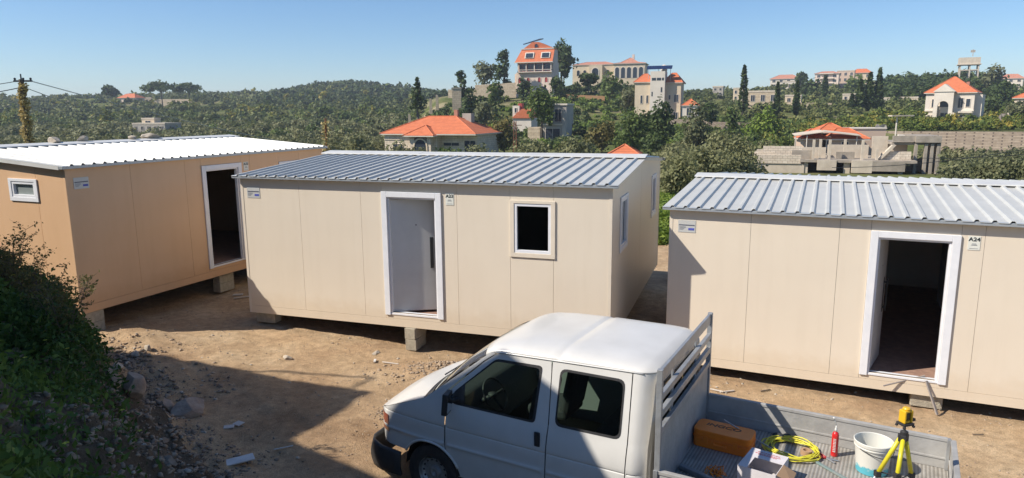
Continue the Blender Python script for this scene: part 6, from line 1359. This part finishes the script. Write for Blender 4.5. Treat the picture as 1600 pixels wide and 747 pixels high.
# ------------------------------------------------------------------ trees one can tell apart
TR = [
 ('stone_pine', 'dome', 252, 144, 128, 58, 400, 'left flat-topped umbrella pine on the far left skyline', 'leaf_dark', None, .12),
 ('stone_pine', 'dome', 295, 145, 131, 40, 400, 'right, smaller umbrella pine on the far left skyline', 'leaf_dark', None, .12),
 ('pine_tree', 'round', 173, 150, 134, 22, 420, 'dark rounded tree on the skyline left of the umbrella pines', 'leaf_dark', None, .05),
 ('fir_tree', 'fir', 653, 174, 122, 27, 150, 'dark pointed fir standing left of the villa hill', 'leaf_dark', None, .08),
 ('pine_tree', 'tallpine', 721, 160, 111, 27, 195, 'dark ragged pine beside the ruined tower', 'leaf_dark', None, .15),
 ('broadleaf_tree', 'round', 733, 190, 138, 27, 168, 'dark narrow tree on the slope below the ruined tower', 'leaf_dark', None, .08),
 ('broadleaf_tree', 'olive', 757, 140, 97, 32, 222, 'loose grey-green tree on the crest left of the tall pine', 'leaf_grey', None, .2),
 ('pine_tree', 'tallpine', 788, 141, 80, 31, 220, 'tall dark pine on the crest left of the mansard villa', 'leaf_dark', None, .15),
 ('stone_pine', 'dome', 877, 104, 65, 44, 240, 'large stone pine with rounded crown right behind the mansard villa', 'leaf_dark', None, .0),
 ('broadleaf_tree', 'round', 881, 120, 97, 17, 236, 'small dark tree under the large stone pine', 'leaf_dark', None, .05),
 ('broadleaf_tree', 'round', 820, 156, 124, 22, 205, 'dark tree in front of the mansard villa entrance', 'leaf_dark', None, .08),
 ('broadleaf_tree', 'round', 871, 158, 122, 24, 205, 'dark tree at the right corner of the mansard villa', 'leaf_dark', None, .08),
 ('broadleaf_tree', 'round', 847, 205, 138, 52, 126, 'tall leafy tree with bare trunk in front of the grey villa', 'leaf_mid', None, .22),
 ('broadleaf_tree', 'olive', 788, 238, 184, 58, 105, 'bushy brownish tree right of the valley villa', 'leaf_brownish', None, .05),
 ('broadleaf_tree', 'olive', 757, 196, 160, 36, 150, 'rounded grey-green tree above the valley villa roof', 'leaf_grey', None, .05),
 ('broadleaf_tree', 'round', 772, 170, 128, 26, 185, 'mid green tree on the slope under the crest wall', 'leaf_mid', None, .1),
 ('broadleaf_tree', 'round', 953, 155, 114, 34, 205, 'rounded dark tree below the arcaded house', 'leaf_mid', None, .06),
 ('broadleaf_tree', 'round', 983, 172, 136, 34, 180, 'grey-green tree left of the tower house', 'leaf_grey', None, .06),
 ('broadleaf_tree', 'round', 920, 132, 116, 34, 225, 'low dark tree clump left below the arcaded house', 'leaf_dark', None, .03),
 ('broadleaf_tree', 'round', 985, 242, 172, 52, 104, 'left one of the two big dark trees in front of the tower house', 'leaf_mid', None, .04),
 ('broadleaf_tree', 'round', 1026, 240, 160, 56, 108, 'right one of the two big dark trees in front of the tower house', 'leaf_dark', None, .04),
 ('broadleaf_tree', 'round', 1025, 250, 206, 40, 96, 'lower dark tree right behind the end of the middle cabin', 'leaf_dark', None, .04),
 ('broadleaf_tree', 'round', 1085, 250, 163, 44, 98, 'tall grey-green tree right of the middle cabin', 'leaf_grey', None, .05),
 ('broadleaf_tree', 'olive', 940, 235, 190, 44, 108, 'brownish loose tree left of the big dark trees', 'leaf_brownish', None, .05),
 ('broadleaf_tree', 'round', 1108, 192, 163, 20, 145, 'small dark tree right of the pavilion', 'leaf_dark', None, .05),
 ('broadleaf_tree', 'round', 1141, 214, 166, 24, 140, 'narrow dark tree on the brown stone terrace', 'leaf_mid', None, .06),
 ('broadleaf_tree', 'round', 1193, 220, 172, 52, 132, 'bright green rounded tree below the tall cypress', 'leaf_bright', None, .05),
 ('cypress_tree', 'cypress', 1160, 176, 103, 14, 180, 'tallest single cypress on the right slope', 'leaf_dark', None, .02),
 ('cypress_tree', 'cypress', 1213, 180, 129, 8, 182, 'thin cypress right of the bright green tree', 'leaf_dark', None, .02),
 ('cypress_tree', 'cypress', 1243, 180, 128, 10, 184, 'thin cypress left of the rose skyline blocks', 'leaf_dark', None, .02),
 ('cypress_tree', 'cypress', 1288, 150, 119, 7, 280, 'short thin cypress in front of the rose skyline block', 'leaf_dark', None, .02),
 ('cypress_tree', 'cypress', 1330, 172, 148, 8, 200, 'shortest cypress at the left of the dark cluster', 'leaf_dark', 'cypress cluster', .02),
 ('cypress_tree', 'cypress', 1342, 172, 124, 13, 200, 'second cypress from the left in the dark cluster', 'leaf_dark', 'cypress cluster', .02),
 ('cypress_tree', 'cypress', 1356, 173, 114, 14, 200, 'third cypress from the left in the dark cluster', 'leaf_dark', 'cypress cluster', .02),
 ('cypress_tree', 'cypress', 1370, 173, 108, 15, 200, 'tallest and rightmost cypress of the dark cluster', 'leaf_dark', 'cypress cluster', .02),
 ('broadleaf_tree', 'round', 1262, 152, 126, 28, 300, 'dark rounded tree before the rose skyline blocks', 'leaf_dark', None, .03),
 ('broadleaf_tree', 'round', 1251, 130, 114, 17, 370, 'dark tree on the skyline between white house and rose blocks', 'leaf_dark', None, .03),
 ('broadleaf_tree', 'round', 1333, 150, 118, 34, 320, 'mid green tree clump right before the beige skyline block', 'leaf_mid', None, .03),
 ('broadleaf_tree', 'olive', 1548, 140, 104, 34, 260, 'grey-green tree right of the water tower', 'leaf_grey', None, .05),
 ('broadleaf_tree', 'round', 1562, 160, 128, 38, 210, 'large dark tree right of the portico villa roof', 'leaf_dark', None, .05),
 ('broadleaf_tree', 'round', 1550, 182, 148, 32, 185, 'dark rounded tree at the right wall of the portico villa', 'leaf_dark', None, .05),
 ('broadleaf_tree', 'olive', 1592, 184, 160, 40, 150, 'grey-green bushy tree at the right edge above the garden wall', 'leaf_grey', None, .03),
 ('olive_tree', 'olive', 1062, 312, 243, 66, 38, 'nearest silvery olive tree in the gap between the cabins', 'leaf_olive', None, .1),
 ('olive_tree', 'olive', 1108, 300, 232, 70, 46, 'silvery olive tree behind the left end of cabin A24', 'leaf_olive', None, .1),
 ('olive_tree', 'olive', 1150, 292, 222, 66, 56, 'olive tree left of the unfinished building', 'leaf_olive', None, .1),
 ('olive_tree', 'olive', 1128, 262, 206, 62, 72, 'olive tree farther back behind cabin A24', 'leaf_olive', None, .1),
 ('olive_tree', 'olive', 1545, 300, 247, 60, 46, 'grey olive tree behind the right part of cabin A24', 'leaf_grey', None, .1),
 ('olive_tree', 'olive', 1604, 302, 245, 62, 45, 'grey olive tree cut by the right edge behind cabin A24', 'leaf_grey', None, .1),
 ('olive_tree', 'olive', 700, 262, 232, 52, 70, 'low dark green tree in front of the valley villa porch', 'leaf_mid', None, .05),
 ('olive_tree', 'olive', 750, 268, 226, 46, 66, 'grey olive tree right in front of the valley villa', 'leaf_grey', None, .05),
 ('olive_tree', 'olive', 835, 262, 218, 66, 80, 'olive tree behind the middle cabin below the grey villa', 'leaf_olive', None, .05),
 ('olive_tree', 'olive', 898, 264, 214, 66, 78, 'olive tree behind the middle cabin left of the kiosk roof', 'leaf_olive', None, .05),
 ('olive_tree', 'olive', 560, 262, 214, 58, 84, 'olive tree left of the valley villa', 'leaf_olive', None, .05),
]
for (nm, kd, px, yb, yt, wp, D, lb, m_, gp, tf) in TR: tree(nm, kd, px, yb, yt, wp, D, lb, m_, gp, trunk_frac=tf)

# ------------------------------------------------------------------ scrub, groves and woods nobody could count
rg = np.random.default_rng(21)
def spots(n, px0, px1, D0, D1, r0, r1, hk=1.0, cond=None):
    out = []
    for _ in range(n * 3):
        if len(out) >= n: break
        px = rg.uniform(px0, px1); D = math.sqrt(rg.uniform(D0 ** 2, D1 ** 2)) if D1 / D0 > 1.3 else rg.uniform(D0, D1); x = (px - 800) / F_PX * D / 1.0
        if cond is not None and not cond(px, D, x): continue
        r_ = rg.uniform(r0, r1); out.append((x, D, tz(x, D) - .15 * r_, r_, r_ * hk * rg.uniform(.9, 1.6)))
    return out
nz = lambda x, y, s_, k_=.05: vnoise(x * k_, y * k_, s_)
stuff_bushes('hill_scrub', spots(3000, -60, 660, 210, 640, 1.2, 3.4, 1.0, lambda p, D, x: nz(x, D, 6, .022) > -.55 + .3 * (p < 300)), 'leaf_scrub', 'dark green scrub and low wood covering the far left hill', 'scrub')
stuff_bushes('hill_scrub', spots(900, 420, 700, 380, 640, 1.5, 3.2, 1.3), 'leaf_dark', 'darker pine scrub covering the rounded hill left of centre', 'scrub')
stuff_bushes('hill_scrub', spots(420, -60, 640, 160, 330, 1.5, 3.0, .9, lambda p, D, x: nz(x, D, 3) > .35), 'leaf_mid', 'green bushes dotted over the left valley side', 'scrub')
stuff_bushes('olive_grove', spots(760, -60, 660, 75, 250, 1.6, 2.8, 1.0), 'leaf_olive', 'grey-green olive grove filling the valley at left', 'olive grove', kind='olive')
stuff_bushes('olive_grove', spots(60, 0, 900, 62, 84, 1.4, 2.3, .8, lambda p, D, x: not 590 < p < 760), 'leaf_grey', 'olive trees just beyond the cabin roofs', 'olive grove', kind='olive')
stuff_bushes('slope_bushes', spots(400, 660, 1060, 112, 222, .8, 2.0, .9, lambda p, D, x: nz(x, D, 5, .09) > -.1 and not (D > 205 and 795 < p < 900)), 'leaf_mid', 'mid green bushes on the slope below the hilltop villas', 'bushes')
stuff_bushes('slope_bushes', spots(420, 660, 1060, 112, 222, .8, 1.8, .7, lambda p, D, x: nz(x, D, 9, .09) > .1 and not (D > 205 and 795 < p < 900)), 'leaf_bright', 'bright green bushes on the slope below the hilltop villas', 'bushes')
stuff_bushes('slope_bushes', spots(120, 640, 1060, 112, 215, 1.2, 2.2, 1.1), 'leaf_dark', 'dark bushes on the slope below the hilltop villas', 'bushes')
stuff_bushes('crest_bushes', spots(70, 880, 1010, 222, 250, 1.2, 2.4, 1.0), 'leaf_dark', 'dark bushes in front of the arcaded house', 'bushes')
stuff_bushes('orchard', spots(520, 1180, 1640, 118, 172, 1.0, 2.0, .95, lambda p, D, x: not (D > 150 and 1435 < p < 1545)), 'leaf_orchard', 'citrus orchard with yellow-green crowns on the right slope', 'orchard')
stuff_bushes('orchard', spots(220, 1060, 1240, 108, 172, 1.0, 2.0, .9, lambda p, D, x: nz(x, D, 4, .09) > -.3), 'leaf_mid', 'green orchard trees and shrubs right of the pavilion', 'orchard')
stuff_bushes('slope_scrub', spots(560, 1060, 1440, 176, 330, 1.2, 2.6, 1.0), 'leaf_scrub', 'dark scrub between the skyline houses and the orchard', 'scrub')
stuff_bushes('slope_scrub', spots(150, 1060, 1640, 190, 330, 1.2, 2.2, .8, lambda p, D, x: nz(x, D, 8, .08) > .0), 'leaf_mid', 'green shrubs on the right slope', 'scrub')
stuff_bushes('ridge_wood', spots(420, 1376, 1545, 235, 345, 2.2, 3.6, 1.6), 'leaf_dark', 'dark wood on the ridge behind the portico villa', 'wood')
stuff_bushes('ridge_wood', spots(160, 1536, 1700, 190, 340, 1.8, 3.4, 1.2), 'leaf_mid', 'mixed trees on the ridge at the right edge', 'wood')
stuff_bushes('skyline_scrub', spots(260, 1040, 1300, 330, 430, 1.6, 3.0, 1.0), 'leaf_scrub', 'low dark trees along the right skyline', 'scrub')
stuff_bushes('olive_grove', spots(130, 1040, 1240, 52, 104, 1.6, 2.6, .95, lambda p, D, x: not (p > 1165 and D < 92)), 'leaf_olive', 'silvery olive grove behind cabin A24', 'olive grove', kind='olive')
stuff_bushes('olive_grove', spots(46, 1480, 1720, 46, 92, 1.5, 2.4, .9), 'leaf_grey', 'grey olive grove below the long stone wall at right', 'olive grove', kind='olive')
stuff_bushes('olive_grove', spots(60, 1240, 1700, 92, 114, 1.0, 1.7, .8, lambda p, D, x: p > 1400 or p < 1290), 'leaf_olive', 'olive bushes at the foot of the stone wall', 'olive grove', kind='olive')
stuff_bushes('hill_scrub', spots(160, -60, 660, 230, 600, 2.5, 4.2, 1.3, lambda p, D, x: nz(x, D, 2, .03) > .2), 'leaf_orchard', 'taller yellowish trees scattered through the far left scrub', 'trees')
stuff_bushes('meadow_weeds', spots(500, 1018, 1060, 22, 40, .25, .6, .6), 'leaf_bright', 'bright green weeds in the gap behind the middle cabin', 'weeds', leafk=.8)
# ------------------------------------------------------------------ the air
m = bpy.data.materials.new('air'); m.use_nodes = True; t = m.node_tree; t.nodes.remove(t.nodes['Principled BSDF'])
pv3 = t.nodes.new('ShaderNodeVolumePrincipled'); pv3.inputs['Color'].default_value = (.80, .88, 1, 1); pv3.inputs['Density'].default_value = .0003; pv3.inputs['Anisotropy'].default_value = .1
t.links.new(pv3.outputs[0], t.nodes['Material Output'].inputs['Volume']); M['air'] = m
mb = MB(); mb.box(-7200, 7200, -7200, 7200, -130, 60); hz_o = mb.build('haze', 'air'); tag(hz_o, None, None, kind='stuff')
